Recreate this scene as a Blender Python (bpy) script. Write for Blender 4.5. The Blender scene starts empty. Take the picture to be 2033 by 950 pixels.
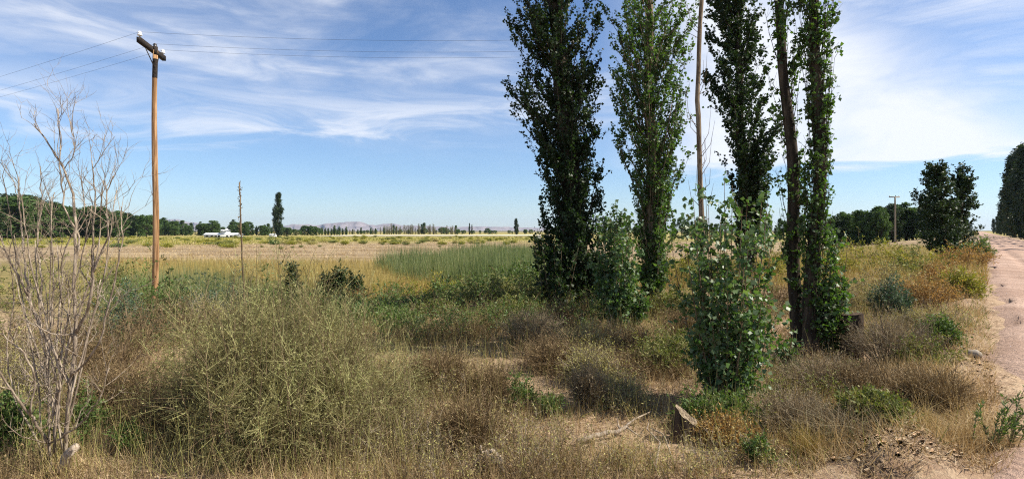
import bpy, math
import numpy as np
R = math.radians
rng = np.random.default_rng(11)
sc = bpy.context.scene
col = sc.collection

# ------------------------------------------------------------------ camera, sky, sun, exposure
EYE, FPX, HX, HY = 1.9, 1100.0, 1016.5, 457.0      # eye height, focal length and horizon in photograph pixels (2033 x 950)
cd = bpy.data.cameras.new('camera'); cam = bpy.data.objects.new('camera', cd); col.objects.link(cam)
cam.location = (0, 0, EYE); cam.rotation_euler = (R(90), 0, 0)
cd.sensor_width = 36; cd.lens = FPX / 2033 * 36; cd.shift_y = -(475 - HY) / 2033
cd.clip_start = 0.05; cd.clip_end = 40000
sc.camera = cam
SUN_AZ, SUN_EL = 95.0, 46.0                        # degrees clockwise from the view direction (+Y), and above the horizon
EXPO, SKY = 0.90, 0.070
SUNV = (math.sin(R(SUN_AZ)) * math.cos(R(SUN_EL)), math.cos(R(SUN_AZ)) * math.cos(R(SUN_EL)), math.sin(R(SUN_EL)))

world = bpy.data.worlds.new('World'); sc.world = world; world.use_nodes = True
nt = world.node_tree; nt.nodes.clear()
def nd(t, kind, **kw):
    n = t.nodes.new(kind)
    for k, v in kw.items(): setattr(n, k, v)
    return n
def mth(t, op, a, b=None, c=None, clamp=False):
    n = t.nodes.new('ShaderNodeMath'); n.operation = op; n.use_clamp = clamp
    for i, v in enumerate((a, b, c)):
        if v is None: continue
        if isinstance(v, (int, float)): n.inputs[i].default_value = v
        else: t.links.new(v, n.inputs[i])
    return n.outputs[0]
def sstep(t, a, b, v):
    n = t.nodes.new('ShaderNodeMapRange'); n.interpolation_type = 'SMOOTHSTEP'
    n.inputs['From Min'].default_value = a; n.inputs['From Max'].default_value = b
    t.links.new(v, n.inputs['Value']); return n.outputs[0]
def mixc(t, fac, a, b, blend='MIX'):
    n = t.nodes.new('ShaderNodeMix'); n.data_type = 'RGBA'; n.blend_type = blend
    for s, v in ((n.inputs[0], fac), (n.inputs[6], a), (n.inputs[7], b)):
        if isinstance(v, (int, float)): s.default_value = v
        elif isinstance(v, tuple): s.default_value = v if len(v) == 4 else v + (1,)
        else: t.links.new(v, s)
    return n.outputs[2]
def noise(t, vec, scale, detail=4, rough=0.55, dist=0.0):
    n = t.nodes.new('ShaderNodeTexNoise')
    n.inputs['Scale'].default_value = scale; n.inputs['Detail'].default_value = detail
    n.inputs['Roughness'].default_value = rough; n.inputs['Distortion'].default_value = dist
    if vec is not None: t.links.new(vec, n.inputs['Vector'])
    return n.outputs[0]

sky = nd(nt, 'ShaderNodeTexSky', sky_type='NISHITA', sun_disc=False)
sky.sun_elevation = R(SUN_EL); sky.sun_rotation = R(SUN_AZ)
sky.altitude = 300; sky.air_density = 1.0; sky.dust_density = 0.2; sky.ozone_density = 3.0
tc = nd(nt, 'ShaderNodeTexCoord'); sp = nd(nt, 'ShaderNodeSeparateXYZ'); nt.links.new(tc.outputs['Generated'], sp.inputs[0])
dx, dy, dz = sp.outputs
az = mth(nt, 'ARCTAN2', dx, dy)                                         # bearing, 0 straight ahead
el = mth(nt, 'ARCSINE', dz)
def cloud_layer(rot, sx, sy, scale, lo, hi, off, detail=7, dist=0.8):
    cb = nd(nt, 'ShaderNodeCombineXYZ'); nt.links.new(az, cb.inputs[0]); nt.links.new(el, cb.inputs[1])
    mp = nd(nt, 'ShaderNodeMapping'); mp.inputs['Rotation'].default_value = (0, 0, R(rot))
    mp.inputs['Scale'].default_value = (sx, sy, 1); mp.inputs['Location'].default_value = off
    nt.links.new(cb.outputs[0], mp.inputs[0])
    return sstep(nt, lo, hi, noise(nt, mp.outputs[0], scale, detail, 0.58, dist))
def band(v, a, b, c, d):
    return mth(nt, 'MULTIPLY', sstep(nt, a, b, v), mth(nt, 'SUBTRACT', 1.0, sstep(nt, c, d, v)))
thin = cloud_layer(-14, 1.0, 3.2, 2.0, 0.34, 0.70, (3.1, 1.7, 0), 8, 0.9)       # high cirrus, streaked
fine = cloud_layer(-17, 1.0, 5.5, 4.5, 0.30, 0.74, (7.4, 0.3, 0), 8, 1.1)
puff = cloud_layer(-25, 1.0, 1.8, 5.0, 0.30, 0.66, (1.3, 5.2, 0), 8, 0.6)
c1 = mth(nt, 'MULTIPLY', thin, mth(nt, 'ADD', mth(nt, 'MULTIPLY', fine, 0.75), 0.25))
c1 = mth(nt, 'MULTIPLY', c1, sstep(nt, 0.10, 0.24, el))
eln = mth(nt, 'ADD', el, mth(nt, 'MULTIPLY', mth(nt, 'SUBTRACT', fine, 0.5), 0.035))
# the tall cloud bank to the right, and the long streaks low on the left
slope = mth(nt, 'ADD', eln, mth(nt, 'MULTIPLY', mth(nt, 'SUBTRACT', az, 0.5), 0.80))      # its top falls away to the right
bank = mth(nt, 'MULTIPLY', band(az, 0.12, 0.42, 1.2, 1.6), mth(nt, 'MULTIPLY', sstep(nt, 0.085, 0.115, eln), mth(nt, 'SUBTRACT', 1.0, sstep(nt, 0.24, 0.46, slope))))
bank = mth(nt, 'MULTIPLY', bank, mth(nt, 'ADD', mth(nt, 'MULTIPLY', puff, 0.42), 0.66))
elt = mth(nt, 'ADD', eln, mth(nt, 'MULTIPLY', az, -0.05))
streak = mth(nt, 'MULTIPLY', band(az, -1.3, -0.9, 0.0, 0.25), band(elt, 0.155, 0.195, 0.215, 0.29))
streak = mth(nt, 'MULTIPLY', streak, mth(nt, 'ADD', mth(nt, 'MULTIPLY', fine, 0.66), 0.12))
mask = mth(nt, 'MAXIMUM', mth(nt, 'MULTIPLY', c1, 0.78), mth(nt, 'MAXIMUM', bank, streak), clamp=True)
mask = mth(nt, 'MINIMUM', mask, 0.93)
skyb = mixc(nt, 1.0, sky.outputs[0], (.87, .98, 1.14), 'MULTIPLY')
skyc = mixc(nt, mask, skyb, (7.6, 7.8, 8.3))
bg = nd(nt, 'ShaderNodeBackground'); bg.inputs[1].default_value = SKY
nt.links.new(skyc, bg.inputs[0])
out = nd(nt, 'ShaderNodeOutputWorld'); nt.links.new(bg.outputs[0], out.inputs[0])

ld = bpy.data.lights.new('sun', 'SUN'); ld.energy = 5.0; ld.angle = R(0.5); ld.color = (1.0, 0.93, 0.82)
sun = bpy.data.objects.new('sun', ld); col.objects.link(sun)
from mathutils import Vector
sun.rotation_euler = Vector(SUNV).to_track_quat('Z', 'Y').to_euler(); sun.location = (30, 0, 30)

sc.view_settings.view_transform = 'Standard'; sc.view_settings.look = 'None'
sc.view_settings.exposure = EXPO; sc.view_settings.gamma = 1.0; sc.view_settings.use_curve_mapping = False
sc.render.engine = 'CYCLES'
cy = sc.cycles
cy.max_bounces = 6; cy.diffuse_bounces = 3; cy.glossy_bounces = 2; cy.transmission_bounces = 4; cy.volume_bounces = 0
cy.filter_width = 1.15; cy.use_denoising = False; cy.caustics_reflective = False; cy.caustics_refractive = False

# ------------------------------------------------------------------ materials
MATS = {}
def new_mat(name):
    m = bpy.data.materials.new(name); m.use_nodes = True; MATS[name] = m
    t = m.node_tree; return m, t, t.nodes['Principled BSDF'], t.nodes['Material Output']
def ramp(t, fac, cols):
    n = t.nodes.new('ShaderNodeValToRGB'); e = n.color_ramp.elements
    while len(e) < len(cols): e.new(0.5)
    for i, c in enumerate(cols):
        e[i].position = i / max(1, len(cols) - 1); e[i].color = tuple(c) + (1,)
    t.links.new(fac, n.inputs[0]); return n.outputs[0]
def leaf_mat(name, cols, trans=0.3, rough=0.5, spec=0.3, tint=(1.25, 1.35, 0.6), under=None):
    m, t, b, o = new_mat(name)
    a = nd(t, 'ShaderNodeAttribute', attribute_name='rnd')
    c = ramp(t, a.outputs['Fac'], cols)
    if under:                                                # paler underside of the leaf
        g = nd(t, 'ShaderNodeNewGeometry'); c2 = mixc(t, g.outputs['Backfacing'], c, under)
    else: c2 = c
    t.links.new(c2, b.inputs['Base Color'])
    b.inputs['Roughness'].default_value = rough; b.inputs['Specular IOR Level'].default_value = spec
    if trans > 0:
        tr = nd(t, 'ShaderNodeBsdfTranslucent'); t.links.new(mixc(t, 1.0, c, tint, 'MULTIPLY'), tr.inputs[0])
        mx = nd(t, 'ShaderNodeMixShader'); mx.inputs[0].default_value = trans
        t.links.new(b.outputs[0], mx.inputs[1]); t.links.new(tr.outputs[0], mx.inputs[2]); t.links.new(mx.outputs[0], o.inputs[0])
    return m
def bark_mat(name, c0, c1, c2, scale=(14, 14, 2.2), bump=0.6, rough=0.9):
    m, t, b, o = new_mat(name)
    g = nd(t, 'ShaderNodeNewGeometry'); mp = nd(t, 'ShaderNodeMapping'); mp.inputs['Scale'].default_value = scale
    t.links.new(g.outputs['Position'], mp.inputs[0])
    n = noise(t, mp.outputs[0], 1.0, 6, 0.65, 0.6)
    t.links.new(ramp(t, sstep(t, 0.28, 0.72, n), (c0, c1, c2)), b.inputs['Base Color'])
    bp = nd(t, 'ShaderNodeBump'); bp.inputs['Strength'].default_value = bump; bp.inputs['Distance'].default_value = 0.03
    t.links.new(n, bp.inputs['Height']); t.links.new(bp.outputs[0], b.inputs['Normal'])
    b.inputs['Roughness'].default_value = rough; b.inputs['Specular IOR Level'].default_value = 0.15
    return m
def plain_mat(name, c, rough=0.7, var=0.2, scale=3.0, metallic=0.0):
    m, t, b, o = new_mat(name)
    g = nd(t, 'ShaderNodeNewGeometry')
    n = noise(t, g.outputs['Position'], scale, 5, 0.6)
    t.links.new(mixc(t, n, tuple(x * (1 - var) for x in c), tuple(min(1, x * (1 + var)) for x in c)), b.inputs['Base Color'])
    b.inputs['Roughness'].default_value = rough; b.inputs['Metallic'].default_value = metallic
    return m

leaf_mat('poplar_leaf', [(.030, .060, .013), (.050, .100, .020), (.076, .140, .028), (.115, .180, .045)], 0.36, 0.55, 0.25, (1.4, 1.6, 0.5), (.09, .12, .06))
leaf_mat('poplar_leaf_shaded', [(.014, .028, .008), (.022, .044, .011), (.034, .064, .015)], 0.25, 0.5, 0.2, (1.3, 1.5, 0.5), (.035, .05, .025))  # darker copy of poplar_leaf, with the shade on those crowns put into its colour
leaf_mat('sprout_leaf', [(.030, .068, .016), (.052, .105, .027), (.088, .150, .046), (.16, .215, .10)], 0.32, 0.46, 0.4, (1.3, 1.5, 0.5), (.13, .18, .08))
leaf_mat('olive_leaf', [(.075, .10, .025), (.13, .15, .04), (.19, .20, .06), (.27, .24, .09)], 0.25, 0.6, 0.2)
leaf_mat('straw_leaf', [(.18, .145, .055), (.33, .285, .10), (.45, .40, .155), (.40, .42, .125)], 0.3, 0.65, 0.2, (1.1, 1.05, .8))
leaf_mat('mound_leaf', [(.135, .115, .05), (.26, .24, .10), (.39, .375, .16), (.32, .36, .13)], 0.3, 0.65, 0.2, (1.1, 1.05, .8))
leaf_mat('green_leaf', [(.055, .10, .024), (.095, .15, .036), (.14, .20, .055)], 0.28, 0.5, 0.3)
leaf_mat('blue_green_leaf', [(.045, .080, .045), (.070, .110, .060), (.11, .15, .085)], 0.22, 0.55, 0.25, (1.1, 1.3, .9))
leaf_mat('yellow_green_leaf', [(.14, .155, .028), (.25, .24, .04), (.38, .32, .06)], 0.28, 0.55, 0.2)
leaf_mat('orange_leaf', [(.22, .13, .045), (.34, .20, .06), (.42, .28, .09), (.40, .31, .13)], 0.3, 0.6, 0.2, (1.2, 1.0, .7))
leaf_mat('brown_twig_leaf', [(.10, .066, .032), (.18, .125, .062), (.27, .195, .10), (.36, .275, .15)], 0.15, 0.7, 0.15, (1.1, 1, .8))
leaf_mat('grey_twig_leaf', [(.13, .10, .06), (.22, .17, .105), (.32, .255, .165), (.26, .235, .12)], 0.15, 0.7, 0.15, (1.1, 1, .8))
leaf_mat('dark_leaf', [(.018, .034, .013), (.030, .052, .018), (.045, .070, .022)], 0.22, 0.5, 0.25)
leaf_mat('far_leaf', [(.040, .078, .022), (.070, .12, .032), (.11, .165, .046)], 0.25, 0.6, 0.2)
leaf_mat('far_pale_leaf', [(.12, .12, .05), (.17, .16, .075), (.23, .20, .11)], 0.25, 0.6, 0.2)
leaf_mat('dry_grass', [(.20, .125, .05), (.36, .25, .115), (.52, .39, .20), (.64, .52, .31)], 0.3, 0.6, 0.2, (1.1, 1.0, .8))
leaf_mat('golden_grass', [(.24, .17, .05), (.36, .26, .08), (.44, .34, .12), (.30, .27, .08)], 0.3, 0.6, 0.2, (1.1, 1.0, .7))
leaf_mat('reed_leaf', [(.075, .105, .04), (.12, .155, .055), (.19, .215, .085), (.28, .25, .12)], 0.28, 0.5, 0.3, (1.1, 1.3, .7))
leaf_mat('litter', [(.13, .085, .05), (.26, .18, .10), (.42, .32, .19), (.62, .50, .33)], 0.1, 0.7, 0.2, (1, 1, 1))
bark_mat('poplar_bark', (.016, .012, .009), (.042, .032, .022), (.095, .072, .048))
bark_mat('pale_poplar_bark', (.07, .048, .03), (.17, .125, .08), (.33, .26, .18), (20, 20, 3))
bark_mat('dead_wood', (.11, .08, .055), (.24, .19, .14), (.42, .35, .265), (30, 30, 6), 0.4)
bark_mat('bleached_wood', (.20, .15, .10), (.40, .33, .25), (.58, .50, .40), (25, 25, 25), 0.4)
bark_mat('stem_brown', (.085, .056, .032), (.16, .112, .066), (.25, .185, .115), (30, 30, 8), 0.3)
bark_mat('stem_grey', (.12, .095, .065), (.22, .175, .125), (.33, .275, .20), (30, 30, 8), 0.3)
bark_mat('old_cut', (.06, .042, .027), (.17, .13, .085), (.36, .29, .20), (30, 30, 12), 0.6)
bark_mat('stump_bark', (.022, .016, .012), (.06, .042, .028), (.13, .085, .05), (18, 18, 4), 0.9)
bark_mat('rotten_core', (.05, .022, .010), (.16, .065, .022), (.28, .13, .05), (22, 22, 5), 0.8)
bark_mat('pole_wood', (.115, .058, .026), (.30, .165, .075), (.48, .30, .16), (16, 16, .9), 0.35)
bark_mat('old_arm_wood', (.012, .010, .008), (.028, .022, .018), (.055, .042, .034), (20, 20, 20), 0.4)
plain_mat('porcelain', (.82, .82, .80), 0.25, 0.04)
plain_mat('dark_porcelain', (.05, .045, .045), 0.3, 0.1)
plain_mat('iron', (.055, .052, .05), 0.6, 0.3, 20, 0.6)
plain_mat('wire_metal', (.05, .055, .065), 0.6, 0.1)
plain_mat('white_wall', (.72, .72, .70), 0.8, 0.06, 0.4)
plain_mat('white_roof', (.82, .83, .84), 0.5, 0.05, 0.4)
plain_mat('window_dark', (.03, .035, .04), 0.2, 0.1)
plain_mat('stone', (.27, .225, .17), 0.9, 0.25, 9)
plain_mat('dirt_clod', (.40, .28, .19), 0.95, 0.25, 14)

# ------------------------------------------------------------------ mesh helpers
def unit(v): return v / np.maximum(np.linalg.norm(v, axis=-1, keepdims=True), 1e-9)
def rvec(n, r=None): return unit((r or rng).normal(size=(n, 3)))
class MB:
    """Collects quads; build() links them as one mesh object."""
    def __init__(s): s.V = []; s.F = []; s.A = []; s.n = 0
    def add(s, V, F, a=0.5):
        V = np.asarray(V, float).reshape(-1, 3); F = np.asarray(F, int).reshape(-1, 4)
        s.V.append(V); s.F.append(F + s.n); s.n += len(V)
        s.A.append(np.full(len(V), a) if np.isscalar(a) else np.asarray(a, float))
    def mesh(s, name, mat, org=(0, 0, 0), smooth=False):
        V = np.concatenate(s.V) - np.asarray(org, float); F = np.concatenate(s.F); A = np.concatenate(s.A)
        me = bpy.data.meshes.new(name)
        me.vertices.add(len(V)); me.vertices.foreach_set('co', V.astype(np.float32).ravel())
        me.loops.add(F.size); me.loops.foreach_set('vertex_index', F.astype(np.int32).ravel())
        me.polygons.add(len(F)); me.polygons.foreach_set('loop_start', np.arange(0, F.size, 4, dtype=np.int32))
        me.polygons.foreach_set('loop_total', np.full(len(F), 4, np.int32))
        if smooth: me.polygons.foreach_set('use_smooth', np.ones(len(F), bool))
        at = me.attributes.new('rnd', 'FLOAT', 'POINT'); at.data.foreach_set('value', A.astype(np.float32))
        me.materials.append(MATS[mat] if isinstance(mat, str) else mat)
        me.update(calc_edges=True); return me
    def build(s, name, mat, parent=None, org=None, smooth=False):
        if org is None: org = tuple(parent.location) if parent else (0, 0, 0)
        o = bpy.data.objects.new(name, s.mesh(name, mat, org, smooth)); col.objects.link(o)
        if parent: o.parent = parent
        else: o.location = org
        return o
    # ---- shapes
    def leaves(s, C, D, L, Wd, fold=0.12, wide=0.42, a=None):
        n = len(C); L = np.broadcast_to(L, (n,))[:, None]; Wd = np.broadcast_to(Wd, (n,))[:, None]
        D = unit(D); S = unit(np.cross(D, rvec(n))); N = np.cross(S, D)
        V = np.stack([C, C + D * L * wide + S * Wd / 2 + N * Wd * fold, C + D * L, C + D * L * wide - S * Wd / 2 + N * Wd * fold], 1)
        a = rng.random(n) if a is None else a
        s.add(V, np.arange(4 * n), np.repeat(a, 4))
    def ribbons(s, P0, P1, w0, w1, a=None, side=None):
        n = len(P0); D = unit(P1 - P0)
        S = unit(np.cross(D, rvec(n) if side is None else side))
        w0 = np.broadcast_to(w0, (n,))[:, None] / 2; w1 = np.broadcast_to(w1, (n,))[:, None] / 2
        V = np.stack([P0 - S * w0, P0 + S * w0, P1 + S * w1, P1 - S * w1], 1)
        a = rng.random(n) if a is None else a
        s.add(V, np.arange(4 * n), np.repeat(np.broadcast_to(a, (n,)), 4))
    def blades(s, P, H, lean, w, a=None, seg=2):
        """Curved grass blades from P; lean is a horizontal (and vertical) offset of the tip."""
        n = len(P); up = np.array([0, 0, 1.0]); H = np.broadcast_to(H, (n,))[:, None]; w = np.broadcast_to(w, (n,))[:, None]
        S = rvec(n); S[:, 2] *= 0.2; S = unit(S); rows = []
        for i in range(seg + 1):
            t = i / seg
            c = P + up * H * (t - 0.25 * t * t * np.minimum(1, np.linalg.norm(lean, axis=1, keepdims=True) / np.maximum(H, .01))) + lean * t * t
            ww = w * (1 - 0.85 * t) / 2; rows += [c - S * ww, c + S * ww]
        V = np.stack(rows, 1); k = 2 * (seg + 1)
        b = np.arange(n)[:, None, None] * k
        q = np.array([[2 * i, 2 * i + 1, 2 * i + 3, 2 * i + 2] for i in range(seg)])[None]
        a = rng.random(n) if a is None else a
        s.add(V, (b + q).reshape(-1, 4), np.repeat(np.broadcast_to(a, (n,)), k))
    def prisms(s, P0, P1, r0, r1, a=0.5, k=3):
        n = len(P0); D = unit(P1 - P0); S = unit(np.cross(D, rvec(n))); T = np.cross(D, S)
        r0 = np.broadcast_to(r0, (n,))[:, None]; r1 = np.broadcast_to(r1, (n,))[:, None]; rows = []
        for j in range(k):
            d = S * math.cos(2 * math.pi * j / k) + T * math.sin(2 * math.pi * j / k); rows += [P0 + d * r0, P1 + d * r1]
        V = np.stack(rows, 1); b = np.arange(n)[:, None, None] * 2 * k
        q = np.array([[2 * j, 2 * ((j + 1) % k), 2 * ((j + 1) % k) + 1, 2 * j + 1] for j in range(k)])[None]
        s.add(V, (b + q).reshape(-1, 4), a if np.isscalar(a) else np.repeat(a, 2 * k))
    def tube(s, P, r, k=8, cap=True, wob=0.0, a=0.5):
        P = np.asarray(P, float); n = len(P); r = np.broadcast_to(np.asarray(r, float), (n,))
        T = unit(np.gradient(P, axis=0)); ref = np.array([0, 1.0, 0]) if abs(T[0][1]) < .8 else np.array([1.0, 0, 0])
        S = unit(np.cross(T, ref)); U = np.cross(S, T)
        ang = np.arange(k) * 2 * math.pi / k
        rr = r[:, None] * (1 + wob * rng.normal(size=(n, k)))
        V = P[:, None] + (S[:, None] * np.cos(ang)[None, :, None] + U[:, None] * np.sin(ang)[None, :, None]) * rr[..., None]
        V = V.reshape(-1, 3); F = []
        for i in range(n - 1):
            for j in range(k):
                F.append((i * k + j, i * k + (j + 1) % k, (i + 1) * k + (j + 1) % k, (i + 1) * k + j))
        if cap:
            V = np.vstack([V, P[0], P[-1]]); b, e = n * k, n * k + 1
            for j in range(0, k, 2):
                F.append((b, (j + 2) % k, (j + 1) % k, j)); F.append((e, (n - 1) * k + j, (n - 1) * k + j + 1, (n - 1) * k + (j + 2) % k))
        s.add(V, F, a)
    def box(s, c, d, rz=0.0, a=0.5):
        c = np.asarray(c, float); d = np.asarray(d, float) / 2
        q = np.array([(x, y, z) for z in (-1, 1) for y in (-1, 1) for x in (-1, 1)], float) * d
        ca, sa = math.cos(rz), math.sin(rz)
        q = np.stack([q[:, 0] * ca - q[:, 1] * sa, q[:, 0] * sa + q[:, 1] * ca, q[:, 2]], 1) + c
        s.add(q, [(0, 2, 3, 1), (4, 5, 7, 6), (0, 1, 5, 4), (2, 6, 7, 3), (0, 4, 6, 2), (1, 3, 7, 5)], a)
    def grid(s, V, nu, nv, a=0.5):
        i, j = np.meshgrid(np.arange(nu - 1), np.arange(nv - 1), indexing='ij'); b = (i * nv + j).ravel()
        s.add(V, np.stack([b, b + nv, b + nv + 1, b + 1], 1), a)

def tag(o, label=None, cat=None, group=None, kind=None):
    for k, v in (('label', label), ('category', cat), ('group', group), ('kind', kind)):
        if v: o[k] = v
    return o
def thing(name, loc, label, cat, group=None):
    o = bpy.data.objects.new(name, None); col.objects.link(o); o.location = tuple(float(x) for x in loc)
    o.empty_display_size = 0.2
    return tag(o, label, cat, group)
def copy_thing(root, loc, rz, scale, label, group):
    c = root.copy(); col.objects.link(c); c.location = tuple(float(x) for x in loc); c.rotation_euler = (0, 0, rz); c.scale = scale
    c['label'] = label; c['group'] = group
    for ch in root.children:
        k = ch.copy(); col.objects.link(k); k.parent = c
        for g in ch.children:
            q = g.copy(); col.objects.link(q); q.parent = k
    return c

# ------------------------------------------------------------------ terrain
def ss(a, b, x): t = np.clip((x - a) / (b - a), 0, 1); return t * t * (3 - 2 * t)
_H = np.random.default_rng(5).random((256, 256))
def vnoise(x, y):
    xi, yi = np.floor(x).astype(int), np.floor(y).astype(int); fx, fy = x - xi, y - yi
    fx, fy = fx * fx * (3 - 2 * fx), fy * fy * (3 - 2 * fy); g = lambda i, j: _H[i % 256, j % 256]
    return (g(xi, yi) * (1 - fx) + g(xi + 1, yi) * fx) * (1 - fy) + (g(xi, yi + 1) * (1 - fx) + g(xi + 1, yi + 1) * fx) * fy
def fbm(x, y, o=4):
    v = 0; a = 0.5
    for i in range(o): v = v + a * (vnoise(x * 2 ** i + 17 * i, y * 2 ** i + 9 * i) - 0.5); a *= 0.5
    return v
RD = 0.84; RC = 0.55; RN = math.sqrt(1 + RD * RD); ROAD_Z = 0.25; ROAD_W = 5.2
def right_of_edge(X, Y): return (X - (RC + RD * Y)) / RN       # metres right of the road's near edge
def terr(X, Y):
    X = np.asarray(X, float); Y = np.asarray(Y, float)
    e = right_of_edge(X, Y); u = -e
    z = -2.1 * ss(9, 23, u)
    rough = 0.16 * fbm(X * .9, Y * .9, 5) * ss(0.3, 2.5, u) + 0.5 * fbm(X * .11 + 3, Y * .11, 3) * ss(4, 20, u) * (1 - .75 * ss(60, 160, Y))
    near = 1 - ss(25, 60, np.hypot(X, Y))
    berm = np.exp(-((u - 0.7) / 0.6) ** 2) * (0.17 + 0.9 * fbm(X * 1.9 + 9, Y * 1.9, 5)) * (0.25 + .75 * near)
    z = z + rough + berm
    onroad = ss(-0.75, -0.05, e) * (1 - ss(ROAD_W + .1, ROAD_W + 1.4, e))
    z = z * (1 - onroad) + (ROAD_Z - 0.07) * onroad
    z = z - 2.1 * ss(ROAD_W + 20, ROAD_W + 60, e)
    return z
def at(x, d, dz=0.0):
    X = (x - HX) / FPX * d; return np.array([X, d, float(terr(X, d)) + dz])
def P(x, y, d): return np.array([(x - HX) / FPX * d, d, EYE - (y - HY) / FPX * d])
def scatter(n, d0, d1, x0=-60, x1=2100, power=1.0):
    """n ground points between depths d0 and d1, thinning out with distance."""
    d = d0 * (d1 / d0) ** (rng.random(n) ** power); X = (rng.uniform(x0, x1, n) - HX) / FPX * d
    return X, d

def spaced(lim, n, k):
    t = np.linspace(-1, 1, n); return lim * np.sinh(k * t) / math.sinh(k)
gx = spaced(14000, 240, 9.6); gy0 = np.linspace(0, 1, 300); gy = -12 + 14000 * np.sinh(8.6 * gy0) / math.sinh(8.6)
XX, YY = np.meshgrid(gx, gy, indexing='ij')
XX = XX + RD * np.clip(YY, 0, 60) * .35                        # denser where the camera looks
g = MB(); ZZ = terr(XX, YY); g.grid(np.stack([XX, YY, ZZ], -1).reshape(-1, 3), 240, 300)
m, t, b, o_ = new_mat('ground_soil')
geo = nd(t, 'ShaderNodeNewGeometry'); spx = nd(t, 'ShaderNodeSeparateXYZ'); t.links.new(geo.outputs['Position'], spx.inputs[0])
pos = geo.outputs['Position']
n1 = noise(t, pos, 0.9, 6, 0.65); n2 = noise(t, pos, 9, 5, 0.7); n3 = noise(t, pos, 0.045, 6, 0.62, 0.5); n4 = noise(t, pos, 38, 4, 0.7)
near = mixc(t, sstep(t, .3, .7, n1), (.235, .155, .098), (.40, .28, .18))
near = mixc(t, mth(t, 'MULTIPLY', sstep(t, .42, .68, n2), .6), near, (.47, .36, .235))
near = mixc(t, mth(t, 'MULTIPLY', sstep(t, .55, .75, n4), .55), near, (.15, .10, .065))
mpf = nd(t, 'ShaderNodeMapping'); mpf.inputs['Scale'].default_value = (.03, .14, 1); t.links.new(pos, mpf.inputs[0])
n5 = noise(t, mpf.outputs[0], 1.0, 7, 0.65)
pale = mixc(t, sstep(t, .38, .62, n5), (.185, .13, .075), (.31, .235, .14))
green = mixc(t, sstep(t, .3, .7, n5), (.19, .17, .055), (.35, .285, .105))
Yn = mth(t, 'ADD', spx.outputs[1], mth(t, 'MULTIPLY', mth(t, 'SUBTRACT', n3, .5), 120.0))
Yn = mth(t, 'ADD', Yn, mth(t, 'MULTIPLY', mth(t, 'MINIMUM', mth(t, 'ADD', spx.outputs[0], 20.0), 0.0), -0.45))
marsh = mixc(t, sstep(t, .35, .65, n1), (.14, .115, .04), (.24, .19, .075))
c = mixc(t, sstep(t, 22, 32, spx.outputs[1]), near, marsh)
c = mixc(t, sstep(t, 62, 82, mth(t, 'ADD', spx.outputs[1], mth(t, 'MULTIPLY', mth(t, 'SUBTRACT', n1, .5), 20.0))), c, pale)
c = mixc(t, sstep(t, 165, 215, Yn), c, green)
c = mixc(t, sstep(t, 900, 1600, spx.outputs[1]), c, (.16, .14, .08))
t.links.new(c, b.inputs['Base Color']); b.inputs['Roughness'].default_value = 0.95; b.inputs['Specular IOR Level'].default_value = 0.1
bp = nd(t, 'ShaderNodeBump'); bp.inputs['Strength'].default_value = .8; bp.inputs['Distance'].default_value = .05
t.links.new(mth(t, 'ADD', n2, mth(t, 'MULTIPLY', n4, .5)), bp.inputs['Height']); t.links.new(bp.outputs[0], b.inputs['Normal'])
tag(g.build('ground', m, smooth=True), kind='structure')

# dirt road running away to the right
m, t, b, o_ = new_mat('road_dirt')
geo = nd(t, 'ShaderNodeNewGeometry'); mp = nd(t, 'ShaderNodeMapping'); mp.inputs['Rotation'].default_value = (0, 0, math.atan(RD))
mp.inputs['Scale'].default_value = (1, .12, 1); t.links.new(geo.outputs['Position'], mp.inputs[0])
n1 = noise(t, mp.outputs[0], 1.3, 6, 0.6); n2 = noise(t, geo.outputs['Position'], 14, 5, 0.7); n3 = noise(t, geo.outputs['Position'], 60, 3, .7)
c = mixc(t, sstep(t, .3, .7, n1), (.31, .205, .15), (.45, .32, .245))
c = mixc(t, mth(t, 'MULTIPLY', sstep(t, .5, .72, n2), .5), c, (.21, .13, .085))
c = mixc(t, mth(t, 'MULTIPLY', sstep(t, .58, .75, n3), .5), c, (.50, .38, .29))
t.links.new(c, b.inputs['Base Color']); b.inputs['Roughness'].default_value = .95; b.inputs['Specular IOR Level'].default_value = .1
bp = nd(t, 'ShaderNodeBump'); bp.inputs['Strength'].default_value = .9; bp.inputs['Distance'].default_value = .06
t.links.new(mth(t, 'ADD', n1, n2), bp.inputs['Height']); t.links.new(bp.outputs[0], b.inputs['Normal'])
ns, nw = 420, 56
sl = -14 + 900 * np.sinh(4.5 * np.linspace(0, 1, ns)) / math.sinh(4.5); wl = np.linspace(-.35, ROAD_W + .3, nw)
S_, W_ = np.meshgrid(sl, wl, indexing='ij')
dirx, diry = RD / RN, 1 / RN
W2 = W_ + np.where((W_ < .1) | (W_ > ROAD_W - .1), .8 * fbm(S_ * .6, W_ * 0 + 3, 4), 0)
X_ = RC / RN / RN + dirx * S_ + diry * W2 ; Y_ = -RC * RD / RN / RN + diry * S_ - dirx * W2
Z_ = ROAD_Z + .05 * np.sin(np.clip(W_ / ROAD_W, 0, 1) * math.pi) + .13 * fbm(W_ * 1.5, S_ * .10, 3) + .05 * fbm(X_ * 2.5, Y_ * 2.5, 4)
for rw_ in (1.25, 2.75, 4.2): Z_ = Z_ - .055 * np.exp(-((W_ + .25 * fbm(S_ * .15, S_ * 0 + rw_, 3) - rw_) / .2) ** 2) + .03 * np.exp(-((W_ - rw_ - .45) / .16) ** 2)
Z_ = Z_ - .14 * (1 - ss(-.35, .25, W_)) - .14 * ss(ROAD_W - .25, ROAD_W + .3, W_)
g = MB(); g.grid(np.stack([X_, Y_, Z_], -1).reshape(-1, 3), ns, nw); tag(g.build('dirt_road', m, smooth=True), kind='structure')

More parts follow.
